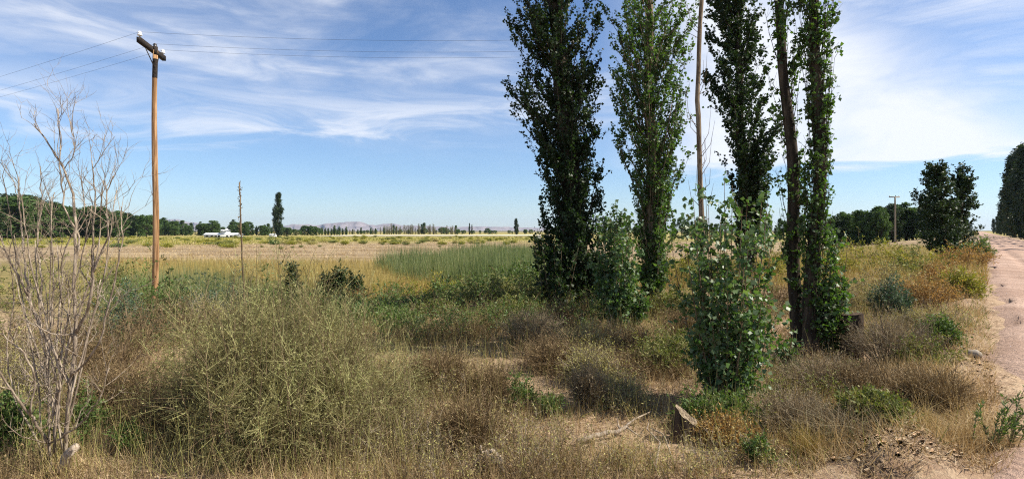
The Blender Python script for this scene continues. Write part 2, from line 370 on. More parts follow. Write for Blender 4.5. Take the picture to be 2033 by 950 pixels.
# far pale stubble strip and the mesa hills
g = MB(); xs = np.linspace(-135, 30, 40); ys = np.linspace(392, 470, 6)
A, B = np.meshgrid(xs, ys, indexing='ij'); g.grid(np.stack([A, B + A * .12, terr(A, B) + .25 + 0 * A], -1).reshape(-1, 3), 40, 6)
m, t, b, o_ = new_mat('stubble'); geo = nd(t, 'ShaderNodeNewGeometry'); n1 = noise(t, geo.outputs['Position'], .2, 5, .6)
t.links.new(mixc(t, n1, (.48, .42, .30), (.66, .60, .47)), b.inputs['Base Color']); b.inputs['Roughness'].default_value = .9
tag(g.build('stubble_field', m, smooth=True), kind='structure')

m, t, b, o_ = new_mat('hill_rock'); geo = nd(t, 'ShaderNodeNewGeometry'); mp = nd(t, 'ShaderNodeMapping'); mp.inputs['Scale'].default_value = (1, 1, 9)
t.links.new(geo.outputs['Position'], mp.inputs[0]); n1 = noise(t, mp.outputs[0], .004, 7, .65)
t.links.new(mixc(t, sstep(t, .35, .65, n1), (.15, .125, .13), (.24, .205, .205)), b.inputs['Base Color']); b.inputs['Roughness'].default_value = 1.0
def hills(name, prof, d, seed):
    xs = np.linspace(prof[0][0], prof[-1][0], 260)
    yt = np.interp(xs, [p[0] for p in prof], [p[1] for p in prof]); top = (HY - yt) / FPX * d
    top = top * (1 + .10 * fbm(xs * .05 + seed, xs * 0, 4)) + 10 * fbm(xs * .2 + seed, xs * 0, 3)
    rows = [(-900, .0), (-700, .10), (-520, .24), (-380, .42), (-260, .58), (-180, .82), (-130, .97), (0, 1.0), (600, .9), (1500, 0)]
    V = np.zeros((len(xs), len(rows), 3))
    for j, (o, k) in enumerate(rows):
        gul = fbm(xs * .09 + seed, xs * 0 + j * .35, 4) * 420 * (1 - abs(k - .5))
        dd = d + o + gul * (0 < k < 1); V[:, j, 0] = (xs - HX) / FPX * d * (1 + o / d); V[:, j, 1] = dd; V[:, j, 2] = top * k - 6
    g = MB(); g.grid(V.reshape(-1, 3), len(xs), len(rows)); tag(g.build(name, m), kind='structure')
hills('hills', [(540, 458), (565, 448), (578, 443.5), (612, 443.5), (628, 446), (650, 442), (690, 439), (716, 438.5), (731, 444), (746, 445.5), (760, 442.5), (780, 442.5), (800, 446), (850, 447), (900, 449), (960, 448), (1040, 450), (1110, 452), (1200, 457)], 7500, 3)
hills('hills', [(215, 457), (260, 446), (310, 436), (335, 433.5), (352, 434), (372, 439), (395, 442), (430, 449), (470, 458)], 9000, 8)

# ------------------------------------------------------------------ vegetation generators
def bez(A, B, C, t):
    return A * (1 - t) ** 2 + B * 2 * t * (1 - t) + C * t * t
def grow_shrub(name, label, cat, x, d, wpx, ytop, foliage, stems, n=160, twigs=8, tl=.18, lpt=5, leaf=(.03, .011), form='dome', group=None,
               base_w=.35, stem_r=.006, dense=1.0, leafdir=.6, tiprange=(.55, 1.0), twig_w=.004, depth_k=1.0, lobes=7, leafy_twigs=False, leaf_from=.15, main=.12):
    org = at(x, d); rw = wpx / FPX * d / 2; h = max(.12, (EYE - (ytop - HY) / FPX * d - org[2]) * (1.1 if form == 'dome' else 1.0)); rd = rw * depth_k
    T = thing(name, org, label, cat, group)
    n = int(n * dense)
    ph = rng.random(n) * 2 * math.pi; rr = np.sqrt(rng.random(n))
    if form == 'dome':
        elv = np.arcsin(rng.random(n) ** .9); k = rng.uniform(*tiprange, n)
        k = k * (1 + .12 * rng.normal(size=n)) * np.where(rng.random(n) < .12, 1.4, 1.0)
        nl = lobes; lb = np.where(rng.random(n) < main, 0, rng.integers(0, nl, n)); la_ = rng.random(nl) * 6.283 + np.arange(nl) * 2.4; lr_ = np.where(np.arange(nl) == 0, .1, rng.uniform(.35, .68, nl))
        ls = np.where(np.arange(nl) == 0, .78, rng.uniform(.42, .62, nl)); lh = np.where(np.arange(nl) == 0, 1.0, rng.uniform(.5, .95, nl))
        cx_, cy_ = np.cos(la_) * lr_, np.sin(la_) * lr_
        tip = np.stack([(cx_[lb] + np.cos(elv) * np.cos(ph) * ls[lb] * k) * rw, (cy_[lb] + np.cos(elv) * np.sin(ph) * ls[lb] * k) * rd, np.sin(elv) * h * lh[lb] * np.minimum(k, 1.1) + .03], 1)
    elif form == 'upright':
        k = rng.uniform(tiprange[0], tiprange[1], n)
        tip = np.stack([rr * np.cos(ph) * rw, rr * np.sin(ph) * rd, h * k * (1 - .45 * rr ** 2) * (1 + .1 * rng.normal(size=n))], 1)
    else:                                                     # cone: a column tapering to a point
        k = rng.random(n) ** .8
        tip = np.stack([rr * np.cos(ph) * rw * (1.15 - k) * 1.0, rr * np.sin(ph) * rd * (1.15 - k), h * (.12 + .88 * k)], 1)
    b0 = np.stack([np.cos(ph) * rr * rw * base_w, np.sin(ph) * rr * rd * base_w, np.zeros(n)], 1)
    if form == 'dome': b0[:, 0] += cx_[lb] * rw * .7; b0[:, 1] += cy_[lb] * rd * .7
    b0[:, 2] = terr(org[0] + b0[:, 0], org[1] + b0[:, 1]) - org[2] - .03
    if form == 'cone': b0[:, :2] *= .2
    ctl = b0 * .4 + tip * .6; ctl[:, :2] = b0[:, :2] * .65 + tip[:, :2] * .35 + rng.normal(size=(n, 2)) * rw * .10; ctl[:, 2] += .10 * h
    A, B, C = b0 + org, ctl + org, tip + org
    sm = MB(); ts = [0, .4, .75, 1.0]
    for i in range(3):
        if d < 7 and i < 2: sm.prisms(bez(A, B, C, ts[i]), bez(A, B, C, ts[i + 1]), stem_r * (1 - .75 * ts[i]), stem_r * (1 - .75 * ts[i + 1]))
        else: sm.ribbons(bez(A, B, C, ts[i]), bez(A, B, C, ts[i + 1]), stem_r * 2 * (1 - .75 * ts[i]), stem_r * 2 * (1 - .75 * ts[i + 1]))
    f = MB()
    tt = rng.uniform(.35, 1.0, (n, twigs)); q = bez(A[:, None], B[:, None], C[:, None], tt[..., None]).reshape(-1, 3)
    tang = np.repeat(unit(C - B), twigs, 0); td = unit(tang * .8 + rvec(len(q)) * leafdir * 1.4 + np.array([0, 0, .25]))
    ll = tl * rng.uniform(.5, 1.3, len(q)); e = q + td * ll[:, None]
    sa = np.repeat(np.clip(rng.normal(.5, .22, n), 0, 1), twigs)          # each stem has its own tone
    (f if not lpt or leafy_twigs else sm).ribbons(q, e, twig_w, twig_w * .4, np.clip(sa - .25, 0, 1))
    sm.build('stem_mass', stems, T)['kind'] = 'stuff'
    if lpt:
        tk = rng.uniform(.1, 1.0, (len(q), lpt)); lp = (q[:, None] + (e - q)[:, None] * tk[..., None]).reshape(-1, 3)
        ld_ = unit(np.repeat(td, lpt, 0) * .7 + rvec(len(lp)) * .9)
        la = np.clip(np.repeat(sa, lpt) + rng.normal(0, .2, len(lp)), 0, 1)
        hk = (lp[:, 2] - org[2]) / h; kp = rng.random(len(lp)) < ss(leaf_from - .25, leaf_from + .25, hk + .25 * rng.random(len(lp))) ; lp, ld_, la = lp[kp], ld_[kp], la[kp]
        f.leaves(lp, ld_, leaf[0] * rng.uniform(.6, 1.3, len(lp)), leaf[1] * rng.uniform(.7, 1.2, len(lp)), a=la)
    fo = f.build('foliage', foliage, T)
    fo['kind'] = 'stuff'
    return T

def poplar(name, label, d, trunk, outline, r0, r1, leafmat, bark, limbs=90, twigs=11, lpt=20, leaf=.085, sparse_above=None, group=None, rise=(60, 190), twl=.34, limb_r=.022, depth_k=1.0, bare=0):
    """trunk: (x, y) photograph points at depth d; outline: y -> crown edges (left, right) at depth d."""
    px2 = lambda x, y: P(x, y, d)
    base = at(trunk[-1][0], d); T = thing(name, base, label, 'tree', group)
    pts = np.array([px2(*p) for p in trunk[:-1]] + [base - np.array([0, 0, .1])])[::-1]
    zz_ = np.linspace(pts[0, 2], pts[-1, 2], 28); order = np.argsort(pts[:, 2])
    tp = np.stack([np.interp(zz_, pts[order, 2], pts[order, 0]), d + .06 * np.sin(zz_ * 1.3), zz_], 1)
    tp[:, 0] += .025 * np.sin(zz_ * 2.1 + d)
    tr = np.interp(np.linspace(0, 1, 28), [0, .03, .1, 1], [r0 * 1.9, r0 * 1.4, r0 * 1.1, r1])
    g = MB(); g.tube(tp, tr, 12, wob=.05); tk = g.build('trunk', bark, T, smooth=True)
    ys = np.array([o[0] for o in outline], float); xl = np.array([o[1] for o in outline], float); xr = np.array([o[2] for o in outline], float)
    n = limbs
    yt = rng.uniform(ys[0], ys[-1], n)
    if sparse_above is not None: yt = np.where((yt < sparse_above) & (rng.random(n) < .7), rng.uniform(sparse_above, ys[-1], n), yt)
    a_, b_ = np.interp(yt, ys, xl), np.interp(yt, ys, xr)
    ph = rng.random(n) * 2 * math.pi; rr = rng.random(n) ** .42
    hw = (b_ - a_) / 2 / FPX * d
    C = np.stack([((a_ + b_) / 2 - HX) / FPX * d + np.cos(ph) * rr * hw, d + np.sin(ph) * rr * hw * depth_k, EYE - (yt - HY) / FPX * d], 1)
    ya = yt + rng.uniform(*rise, n); za = np.maximum(EYE - (ya - HY) / FPX * d, base[2] + .15)
    A = np.stack([np.interp(za, tp[:, 2], tp[:, 0]), np.interp(za, tp[:, 2], tp[:, 1]), za], 1)
    B = A * .45 + C * .55; B[:, :2] = A[:, :2] * .35 + C[:, :2] * .65; B[:, 2] = A[:, 2] * .62 + C[:, 2] * .38
    sm = MB(); ts = [0, .2, .45, .7, 1]; lr = limb_r * rng.uniform(.5, 1.2, n)
    for i in range(4): sm.prisms(bez(A, B, C, ts[i]), bez(A, B, C, ts[i + 1]), lr * (1 - .8 * ts[i]), lr * (1 - .8 * ts[i + 1]), k=3)
    f = MB()
    tt = 1 - rng.random((n, twigs)) ** 1.3 * .78; q = bez(A[:, None], B[:, None], C[:, None], tt[..., None]).reshape(-1, 3)
    tg = np.repeat(unit(C - B), twigs, 0); td = unit(tg * .6 + np.array([0, 0, .55]) + rvec(len(q)) * .75)
    L = twl * rng.uniform(.4, 1.25, len(q)); e = q + td * L[:, None]
    sm.ribbons(q, e, .007, .003)
    keep = rng.random(len(q)) > bare
    q, e, td = q[keep], e[keep], td[keep]
    kk = rng.uniform(.1, 1.05, (len(q), lpt)); lp = (q[:, None] + (e - q)[:, None] * kk[..., None]).reshape(-1, 3) + rvec(len(q) * lpt) * rng.uniform(.01, .06, len(q) * lpt)[:, None]
    dr = unit(rvec(len(lp)) + np.array([0, 0, -.35]))
    s_ = leaf * rng.uniform(.55, 1.2, len(lp))
    f.leaves(lp, dr, s_, s_ * .95, fold=.1, wide=.38, a=np.clip(np.repeat(rng.random(len(q)), lpt) * .5 + rng.random(len(lp)) * .5, 0, 1))
    sm.build('limb_mass', bark, T)['kind'] = 'stuff'; fo = f.build('crown', leafmat, T); fo['kind'] = 'stuff'
    return T, tp, tr

# ------------------------------------------------------------------ the near poplars
ROWG = None
poplar('poplar_tree', 'dark dense poplar in shade, leftmost of the tall trees', 13.0,
       [(1085, -420), (1092, -150), (1100, 0), (1118, 200), (1135, 400), (1142, 520), (1146, 600)],
       [(-420, 1070, 1105), (-200, 1030, 1165), (0, 1004, 1196), (90, 1006, 1198), (150, 1012, 1188), (200, 1006, 1200), (250, 1026, 1204), (300, 1052, 1202), (360, 1062, 1196), (420, 1064, 1204), (490, 1062, 1208), (545, 1075, 1200), (600, 1100, 1185)],
       .23, .05, 'poplar_leaf_shaded', 'poplar_bark', limbs=290, twigs=14, lpt=16, leaf=.068, bare=.1, sparse_above=-40)
poplar('poplar_tree', 'sunlit green poplar with pale trunk, second of the tall trees counted from the left', 13.0,
       [(1280, -420), (1284, -150), (1288, 0), (1290, 200), (1294, 400), (1298, 520), (1300, 600)],
       [(-420, 1270, 1300), (-200, 1220, 1365), (0, 1194, 1386), (60, 1194, 1382), (120, 1205, 1374), (200, 1214, 1370), (260, 1214, 1374), (300, 1222, 1372), (350, 1238, 1352), (400, 1250, 1342), (470, 1256, 1336), (540, 1270, 1322), (580, 1280, 1316)],
       .14, .04, 'poplar_leaf', 'pale_poplar_bark', limbs=215, twigs=13, lpt=14, leaf=.068, bare=.16, sparse_above=-40)
poplar('poplar_tree', 'dark slender poplar standing farther back, right of the bare trunk', 22.0,
       [(1458, -240), (1462, 0), (1468, 200), (1478, 400), (1484, 470), (1486, 500)],
       [(-240, 1445, 1475), (-120, 1415, 1505), (0, 1390, 1514), (60, 1394, 1514), (130, 1390, 1524), (200, 1402, 1534), (260, 1418, 1546), (300, 1430, 1540), (350, 1448, 1536), (400, 1455, 1512), (450, 1462, 1502), (500, 1468, 1500)],
       .20, .05, 'poplar_leaf_shaded', 'poplar_bark', limbs=240, twigs=13, lpt=13, leaf=.115, rise=(35, 110), twl=.46)
poplar('poplar_tree', 'sparse poplar with a dark leaning trunk, just left of the rightmost tall tree', 8.6,
       [(1532, -420), (1538, -200), (1546, 0), (1556, 150), (1568, 300), (1576, 450), (1584, 560), (1590, 680)],
       [(-420, 1520, 1545), (-200, 1505, 1575), (0, 1514, 1586), (120, 1512, 1592), (220, 1524, 1596), (300, 1546, 1598), (400, 1542, 1604), (480, 1544, 1604), (560, 1556, 1604)],
       .09, .034, 'poplar_leaf', 'poplar_bark', limbs=95, twigs=9, lpt=8, leaf=.062, limb_r=.012, twl=.15, bare=.42)
poplar('poplar_tree', 'poplar with a leaf-covered trunk, rightmost of the tall trees, sunlit on its right', 8.2,
       [(1606, -420), (1610, -200), (1616, 0), (1622, 250), (1625, 400), (1622, 500), (1612, 600), (1606, 690)],
       [(-420, 1590, 1620), (-200, 1572, 1655), (0, 1574, 1662), (60, 1576, 1660), (110, 1592, 1656), (250, 1602, 1646), (330, 1594, 1646), (400, 1590, 1650), (470, 1582, 1664), (540, 1602, 1684), (600, 1612, 1684), (660, 1615, 1672)],
       .09, .034, 'poplar_leaf', 'poplar_bark', limbs=250, twigs=9, lpt=8, leaf=.060, limb_r=.010, twl=.17, rise=(80, 300), bare=.38)

# bare dead trunk with a few wisps
T = thing('dead_tree', at(1397, 9.2), 'bare thin dead trunk rising behind the leafy shoots, with almost no twigs', 'tree')
g = MB(); yy = np.linspace(-330, 760, 40); xx = np.interp(yy, [-330, 0, 130, 200, 300, 420, 760], [1388, 1393, 1388, 1383, 1388, 1394, 1398])
pp = np.array([P(a, b2, 9.2) for a, b2 in zip(xx, yy)]); pp[:, 1] += .04 * np.sin(yy * .02)
pp[-1, 2] = T.location[2] - .1; g.tube(pp[::-1], np.linspace(.05, .027, 40), 10, wob=.06); g.build('trunk', 'pale_poplar_bark', T, smooth=True)
g = MB()
for (y0, sx) in ((300, 1), (335, 1), (250, -1), (380, 1), (180, 1), (60, -1), (395, -1), (-60, 1)):
    for k in range(3):
        a = P(np.interp(y0, yy, xx), y0 + k * 9, 9.2); e = a + np.array([sx * rng.uniform(.08, .22), rng.uniform(-.15, .15), rng.uniform(.25, .75)])
        mid = (a + e) / 2 + np.array([sx * .06, 0, -.06]); g.tube([a, mid, e], [.006, .004, .0015], 5, False)
g.build('twig_mass', 'stem_brown', T)['kind'] = 'stuff'

# leafy sucker shoots
def sprout(label, x, d, wpx, ytop, n, twigs, lpt, leaf, lean=0.0, mat='sprout_leaf', group=None):
    org = at(x, d); rw = wpx / FPX * d / 2; h = EYE - (ytop - HY) / FPX * d - org[2]
    T = thing('poplar_shoot', org, label, 'shrub', group)
    ph = rng.random(n) * 6.283; rr = np.sqrt(rng.random(n)); hh = h * np.maximum(.3, 1 - .75 * rng.random(n) ** 1.6) * (1 - .12 * rr)
    A = np.stack([np.cos(ph) * rr * rw * .25, np.sin(ph) * rr * rw * .25, np.full(n, -.05)], 1) + org
    C = np.stack([np.cos(ph) * rr * rw * .95 + lean * hh, np.sin(ph) * rr * rw * .95, hh], 1) + org
    B = (A + C) / 2; B[:, :2] = A[:, :2] * .3 + C[:, :2] * .7
    sm = MB(); ts = [0, .25, .5, .75, 1]
    for i in range(4): sm.prisms(bez(A, B, C, ts[i]), bez(A, B, C, ts[i + 1]), .011 * (1 - .8 * ts[i]), .011 * (1 - .8 * ts[i + 1]), k=5)
    tt = 1 - rng.random((n, twigs)) ** .85 * .93; q = bez(A[:, None], B[:, None], C[:, None], tt[..., None]).reshape(-1, 3)
    td = unit(rvec(len(q)) * .9 + np.array([0, 0, .6])); e = q + td * rng.uniform(.08, .26, len(q))[:, None]
    sm.prisms(q, e, .003, .0015); sm.build('stem_mass', 'stem_brown', T)['kind'] = 'stuff'
    kk = rng.uniform(.1, 1.1, (len(q), lpt)); lp = (q[:, None] + (e - q)[:, None] * kk[..., None]).reshape(-1, 3) + rvec(len(q) * lpt) * .03
    s_ = leaf * rng.uniform(.5, 1.2, len(lp)); f = MB()
    f.leaves(lp, unit(rvec(len(lp)) + np.array([0, 0, -.25])), s_, s_ * .9, fold=.12, wide=.36, a=np.clip(np.repeat(rng.random(len(q)), lpt) * .5 + rng.random(len(lp)) * .5, 0, 1))
    fo = f.build('foliage', mat, T); fo['kind'] = 'stuff'; return T
sprout('tall leafy poplar shoots in the foreground, with leaves down to the ground', 1442, 6.0, 220, 345, 38, 28, 8, .061)
sprout('leafy poplar shoots at the foot of the second tall tree, left of its pale trunk', 1232, 10.4, 120, 400, 44, 24, 11, .072)
sprout('small leafy shoots low at the right foot of the rightmost tall tree', 1648, 8.4, 70, 430, 16, 18, 6, .07)
sprout('low leafy shoot by the left foot of the leaning sparse poplar', 1550, 7.4, 50, 640, 8, 12, 5, .07)
sprout('dark leafy shoots around the foot of the dark leftmost tall tree', 1105, 12.4, 110, 440, 26, 16, 8, .09, mat='poplar_leaf_shaded')


# ------------------------------------------------------------------ utility poles and wires
def pole(label, x, d, ytop, yaw, arm, r, far=False):
    base = at(x, d); top = EYE - (ytop - HY) / FPX * d
    T = thing('utility_pole', base, label, 'utility pole')
    g = MB(); zs = np.linspace(base[2] - .2, top, 14); cx = base[0] + .03 * np.sin(zs * .8) * (0 if far else 1)
    tp = np.stack([cx, np.full(14, d), zs], 1); g.tube(tp, np.linspace(r, r * .72, 14), 12 if not far else 8, wob=.03); g.build('pole', 'pole_wood' if not far else 'stem_grey', T, smooth=True)
    ax = np.array([math.cos(yaw), math.sin(yaw), 0]); c = np.array([cx[-1], d, top + .02]) - np.array([ax[1], -ax[0], 0]) * r * .95
    ends = []
    g = MB(); g.box(c, (arm, .12, .17), yaw); cr = g.build('crossarm', 'old_arm_wood' if not far else 'stem_grey', T)
    for k, s_ in enumerate((-.46, .12, .44)):
        p = c + ax * arm * s_ + np.array([0, 0, .086])
        g = MB(); pr = [(.0, .018), (.06, .018), (.065, .055), (.10, .062), (.115, .040), (.14, .050), (.175, .048), (.205, .025), (.215, .004)]
        g.tube([p + np.array([0, 0, q[0]]) for q in pr], [q[1] * 1.25 for q in pr], 10)
        g.build('insulator', 'dark_porcelain' if k == 1 else 'porcelain', T, smooth=True).parent = cr; ends.append(p + np.array([0, 0, .19]))
    if not far:
        for s_ in (-1, 1):
            g = MB(); g.tube([np.array([cx[-1], d, top - .62]) + ax * s_ * .05, c + ax * s_ * .55 + np.array([0, 0, -.085])], .018, 5); g.build('brace', 'iron', T).parent = cr
        g = MB(); g.tube([np.array([cx[-1], d, top - .16]), np.array([cx[-1], d, top + .12])], r * .735, 12); g.build('pole_cap', 'old_arm_wood', T, smooth=True)
        g = MB(); g.tube(np.array([[cx[-2], d, top - .95], [cx[-1], d, top - .30]]), r * .76, 12, False); g.build('dark_band', 'old_arm_wood', T, smooth=True)  # dark band around the pole just below the crossarm
    return T, ends
YAW = R(-78)
_, e1 = pole('tall brown wooden utility pole with dark crossarm and white insulators, at the left', 308, 19.0, 100, YAW + math.pi, 2.05, .105)
_, e2 = pole('slim grey utility pole far off beyond the shrubs, beside the dark trees', 1777, 95.0, 391, R(8), 2.0, .16, True)
_, e3 = pole('utility pole standing behind the dark leftmost tall tree', 1125, 20.5, 112, YAW + math.pi, 2.2, .13)
def wire(a, b2, sag, label):
    t = np.linspace(0, 1, 40)[:, None]; p = a * (1 - t) + b2 * t; p[:, 2:] -= 4 * sag * t * (1 - t)
    g = MB(); g.tube(p, .0036, 5, False); o = g.build('power_line', 'wire_metal'); tag(o, label, 'power line', 'power lines on the near pole')
WN = ('upper', 'middle', 'lower')
for k in range(3):
    wire(e1[k], e3[k], .16, f'{WN[k]} thin power line running from the near pole to the tall trees')
    wire(e1[k], e1[k] + np.array([-58, 26, -.6]), .9, f'{WN[k]} thin power line running from the near pole off to the left edge')

# lone tall stick in the left foreground
T = thing('dead_stalk', at(489, 6.8), 'tall thin dark dead stalk standing upright among the left shrubs', 'stalk')
g = MB(); yy = np.linspace(362, 800, 30); xx = np.interp(yy, [362, 480, 640, 800], [476, 479, 488, 490]) + rng.normal(size=30) * .5
g.tube(np.array([P(a, b2, 6.8) for a, b2 in zip(xx, yy)])[::-1], np.linspace(.012, .008, 30) * (1 + .25 * rng.random(30)), 6); g.build('stem', 'stem_brown', T)
g = MB(); q = np.array([P(476 + rng.normal() * 1.5, y, 6.8) for y in rng.uniform(362, 470, 90)]); g.leaves(q, rvec(90) + np.array([0, 0, .8]), .03, .012); g.build('seed_head', 'brown_twig_leaf', T)['kind'] = 'stuff'

# ------------------------------------------------------------------ dead bush at the left edge
def dead_bush():
    org = at(118, 4.35); T = thing('dead_bush', org, 'bare pale grey dead bush with many forked branches at the left edge', 'bush')
    main = [  # polylines in photograph points with depth, and radius at their start
        ([(118, 985, 4.35), (128, 880, 4.35), (140, 770, 4.32), (152, 660, 4.3), (147, 560, 4.3), (150, 470, 4.32), (148, 400, 4.35), (128, 335, 4.4), (100, 290, 4.42), (68, 245, 4.45)], .024),
        ([(100, 990, 4.4), (98, 880, 4.3), (60, 825, 4.2), (20, 770, 4.1), (-30, 690, 4.05)], .020),
        ([(140, 770, 4.32), (112, 705, 4.38), (78, 650, 4.4), (58, 590, 4.45), (48, 510, 4.5), (40, 420, 4.5), (35, 350, 4.5)], .020),
        ([(152, 660, 4.3), (178, 610, 4.25), (186, 540, 4.2), (184, 470, 4.2), (190, 390, 4.25), (182, 320, 4.3)], .018),
        ([(140, 745, 4.3), (196, 690, 4.2), (228, 560, 4.15), (243, 480, 4.15), (240, 410, 4.2)], .013),
        ([(147, 545, 4.3), (160, 470, 4.35), (128, 420, 4.4), (118, 320, 4.4), (116, 215, 4.42)], .013),
        ([(58, 590, 4.45), (20, 520, 4.4), (0, 470, 4.4), (-25, 400, 4.4)], .011),
        ([(78, 650, 4.4), (84, 560, 4.5), (72, 470, 4.55), (84, 400, 4.55), (78, 330, 4.5)], .011),
        ([(186, 540, 4.2), (216, 470, 4.2), (210, 400, 4.25), (222, 350, 4.25)], .010),
        ([(60, 825, 4.2), (70, 740, 4.15), (40, 690, 4.1), (0, 660, 4.1)], .011),
        ([(128, 870, 4.35), (90, 760, 4.5), (100, 660, 4.55), (108, 560, 4.6), (100, 450, 4.6), (108, 380, 4.6)], .014),
        ([(112, 705, 4.38), (118, 600, 4.5), (125, 500, 4.5), (170, 420, 4.5), (160, 350, 4.5)], .010),
        ([(98, 880, 4.3), (150, 850, 4.15), (200, 790, 4.1), (215, 730, 4.1)], .010),
        ([(128, 335, 4.4), (150, 300, 4.4), (140, 240, 4.4)], .005),
        ([(100, 990, 4.45), (80, 880, 4.5), (30, 800, 4.6), (10, 700, 4.6), (30, 600, 4.6), (20, 520, 4.6)], .014),
    ]
    for k in range(12):                                        # straight thin stems fanning up from the foot
        x0 = rng.uniform(88, 138); x1 = x0 + rng.normal() * 62; yt_ = rng.uniform(330, 560); d0 = rng.uniform(4.2, 4.6); d1 = d0 + rng.normal() * .18; y0 = rng.uniform(760, 960)
        main.append(([(x0, y0, d0), (x0 * .72 + x1 * .28 + rng.normal() * 6, y0 * .7 + yt_ * .3, d0), (x0 * .35 + x1 * .65 + rng.normal() * 7, y0 * .35 + yt_ * .65, d1), (x1, yt_, d1)], rng.uniform(.008, .015)))
    tw = MB()
    def sub(p, d, r, l, depth):
        n = 4; q = [p]; dd = d.copy()
        for i in range(n):
            dd = unit((dd + rng.normal(size=3) * .18 + np.array([0, 0, .10]))[None])[0]; q.append(q[-1] + dd * l / n)
        q = np.array(q); rad = np.linspace(r, r * .35, n + 1); tw.prisms(q[:-1], q[1:], rad[:-1], rad[1:], k=4)
        if depth > 0:
            for _ in range(rng.integers(2, 4)):
                i = rng.integers(1, n + 1); nd_ = unit((dd * .8 + rng.normal(size=3) * .55 + np.array([0, 0, .25]))[None])[0]; sub(q[i], nd_, r * .6, l * .62, depth - 1)
    for pl, r in main:
        c = np.array([P(*q) for q in pl]); tt = np.linspace(0, len(c) - 1, len(c) * 4)
        pp = np.stack([np.interp(tt, np.arange(len(c)), c[:, k]) for k in range(3)], 1); pp[1:-1] = (pp[:-2] + pp[1:-1] * 2 + pp[2:]) / 4
        pp[1:] += rng.normal(size=(len(pp) - 1, 3)) * .004
        r = r * .68; g = MB(); rad = np.linspace(r, max(.003, r * .28), len(pp)); g.tube(pp, rad, 8, wob=.10)
        g.build('branch', 'dead_wood', T, smooth=True)
        dirs = np.gradient(pp, axis=0)
        for _ in range(8):
            i = rng.integers(len(pp) // 4, len(pp)); d = unit((unit(dirs[i][None])[0] * .7 + rng.normal(size=3) * .5 + np.array([0, 0, .35]))[None])[0]
            sub(pp[i], d, rad[i] * .5 + .0008, rng.uniform(.12, .36), 2)
    tw.build('twig_mass', 'dead_wood', T)['kind'] = 'stuff'
    g = MB(); st = np.array([P(118, 985, 4.35), P(132, 905, 4.25), P(150, 885, 4.2)]); g.tube(st, [.035, .032, .026], 9, wob=.1); g.build('broken_stub', 'bleached_wood', T, smooth=True)
dead_bush()

# ------------------------------------------------------------------ shrubs, weeds and tussocks
K = {  # kind: foliage, stems, options
 'olive': ('olive_leaf', 'stem_brown', dict(n=185, twigs=9, tl=.16, lpt=5, leaf=(.042, .016))),
 'green': ('green_leaf', 'stem_brown', dict(n=175, twigs=9, tl=.17, lpt=5, leaf=(.048, .018))),
 'blue': ('blue_green_leaf', 'stem_grey', dict(n=180, twigs=9, tl=.15, lpt=5, leaf=(.040, .015))),
 'yellow': ('yellow_green_leaf', 'stem_brown', dict(n=150, twigs=8, tl=.2, lpt=5, leaf=(.044, .014))),
 'orange': ('orange_leaf', 'stem_brown', dict(n=150, twigs=8, tl=.2, lpt=5, leaf=(.035, .010), form='upright')),
 'brush': ('brown_twig_leaf', 'stem_brown', dict(n=200, twigs=9, tl=.24, lpt=2, leaf=(.028, .007), twig_w=.0045, leafy_twigs=True)),
 'greybrush': ('grey_twig_leaf', 'stem_grey', dict(n=230, twigs=9, tl=.2, lpt=2, leaf=(.028, .006), form='upright', leafdir=.4, twig_w=.004, leafy_twigs=True)),
 'straw': ('straw_leaf', 'stem_grey', dict(n=200, twigs=9, tl=.2, lpt=4, leaf=(.030, .008))),
 'dark': ('dark_leaf', 'stem_brown', dict(n=150, twigs=9, tl=.22, lpt=6, leaf=(.06, .022), form='cone')),
 'weed': ('green_leaf', 'stem_brown', dict(n=22, twigs=8, tl=.10, lpt=5, leaf=(.040, .011), form='upright', base_w=.5, stem_r=.004)),
}
def shrub(kind, name, label, x, d, w, yt, cat='shrub', **kw):
    fo, st, op = K[kind]; op = dict(op)
    if name == 'tangled_shrub': st = 'stem_brown'; fo = 'mound_leaf' if kind == 'straw' else fo
    sc_ = max(1.0, d / 8.0) ** .9; op['leaf'] = (op['leaf'][0] * sc_, op['leaf'][1] * sc_); op['tl'] *= max(1, sc_ * .8); op['twig_w'] = op.get('twig_w', .004) * sc_
    op['n'] = int(op['n'] * (1.05 if kind not in ('weed', 'dark') else 1) * min(1, (8.0 / d) ** 1.1)); op['leaf'] = (op['leaf'][0] * 1.1, op['leaf'][1] * 1.1); w = w * (1.25 if kind not in ('weed', 'dark') else 1)
    op.update(kw); return grow_shrub(name, label, cat, x, d, w, yt, fo, st, **op)

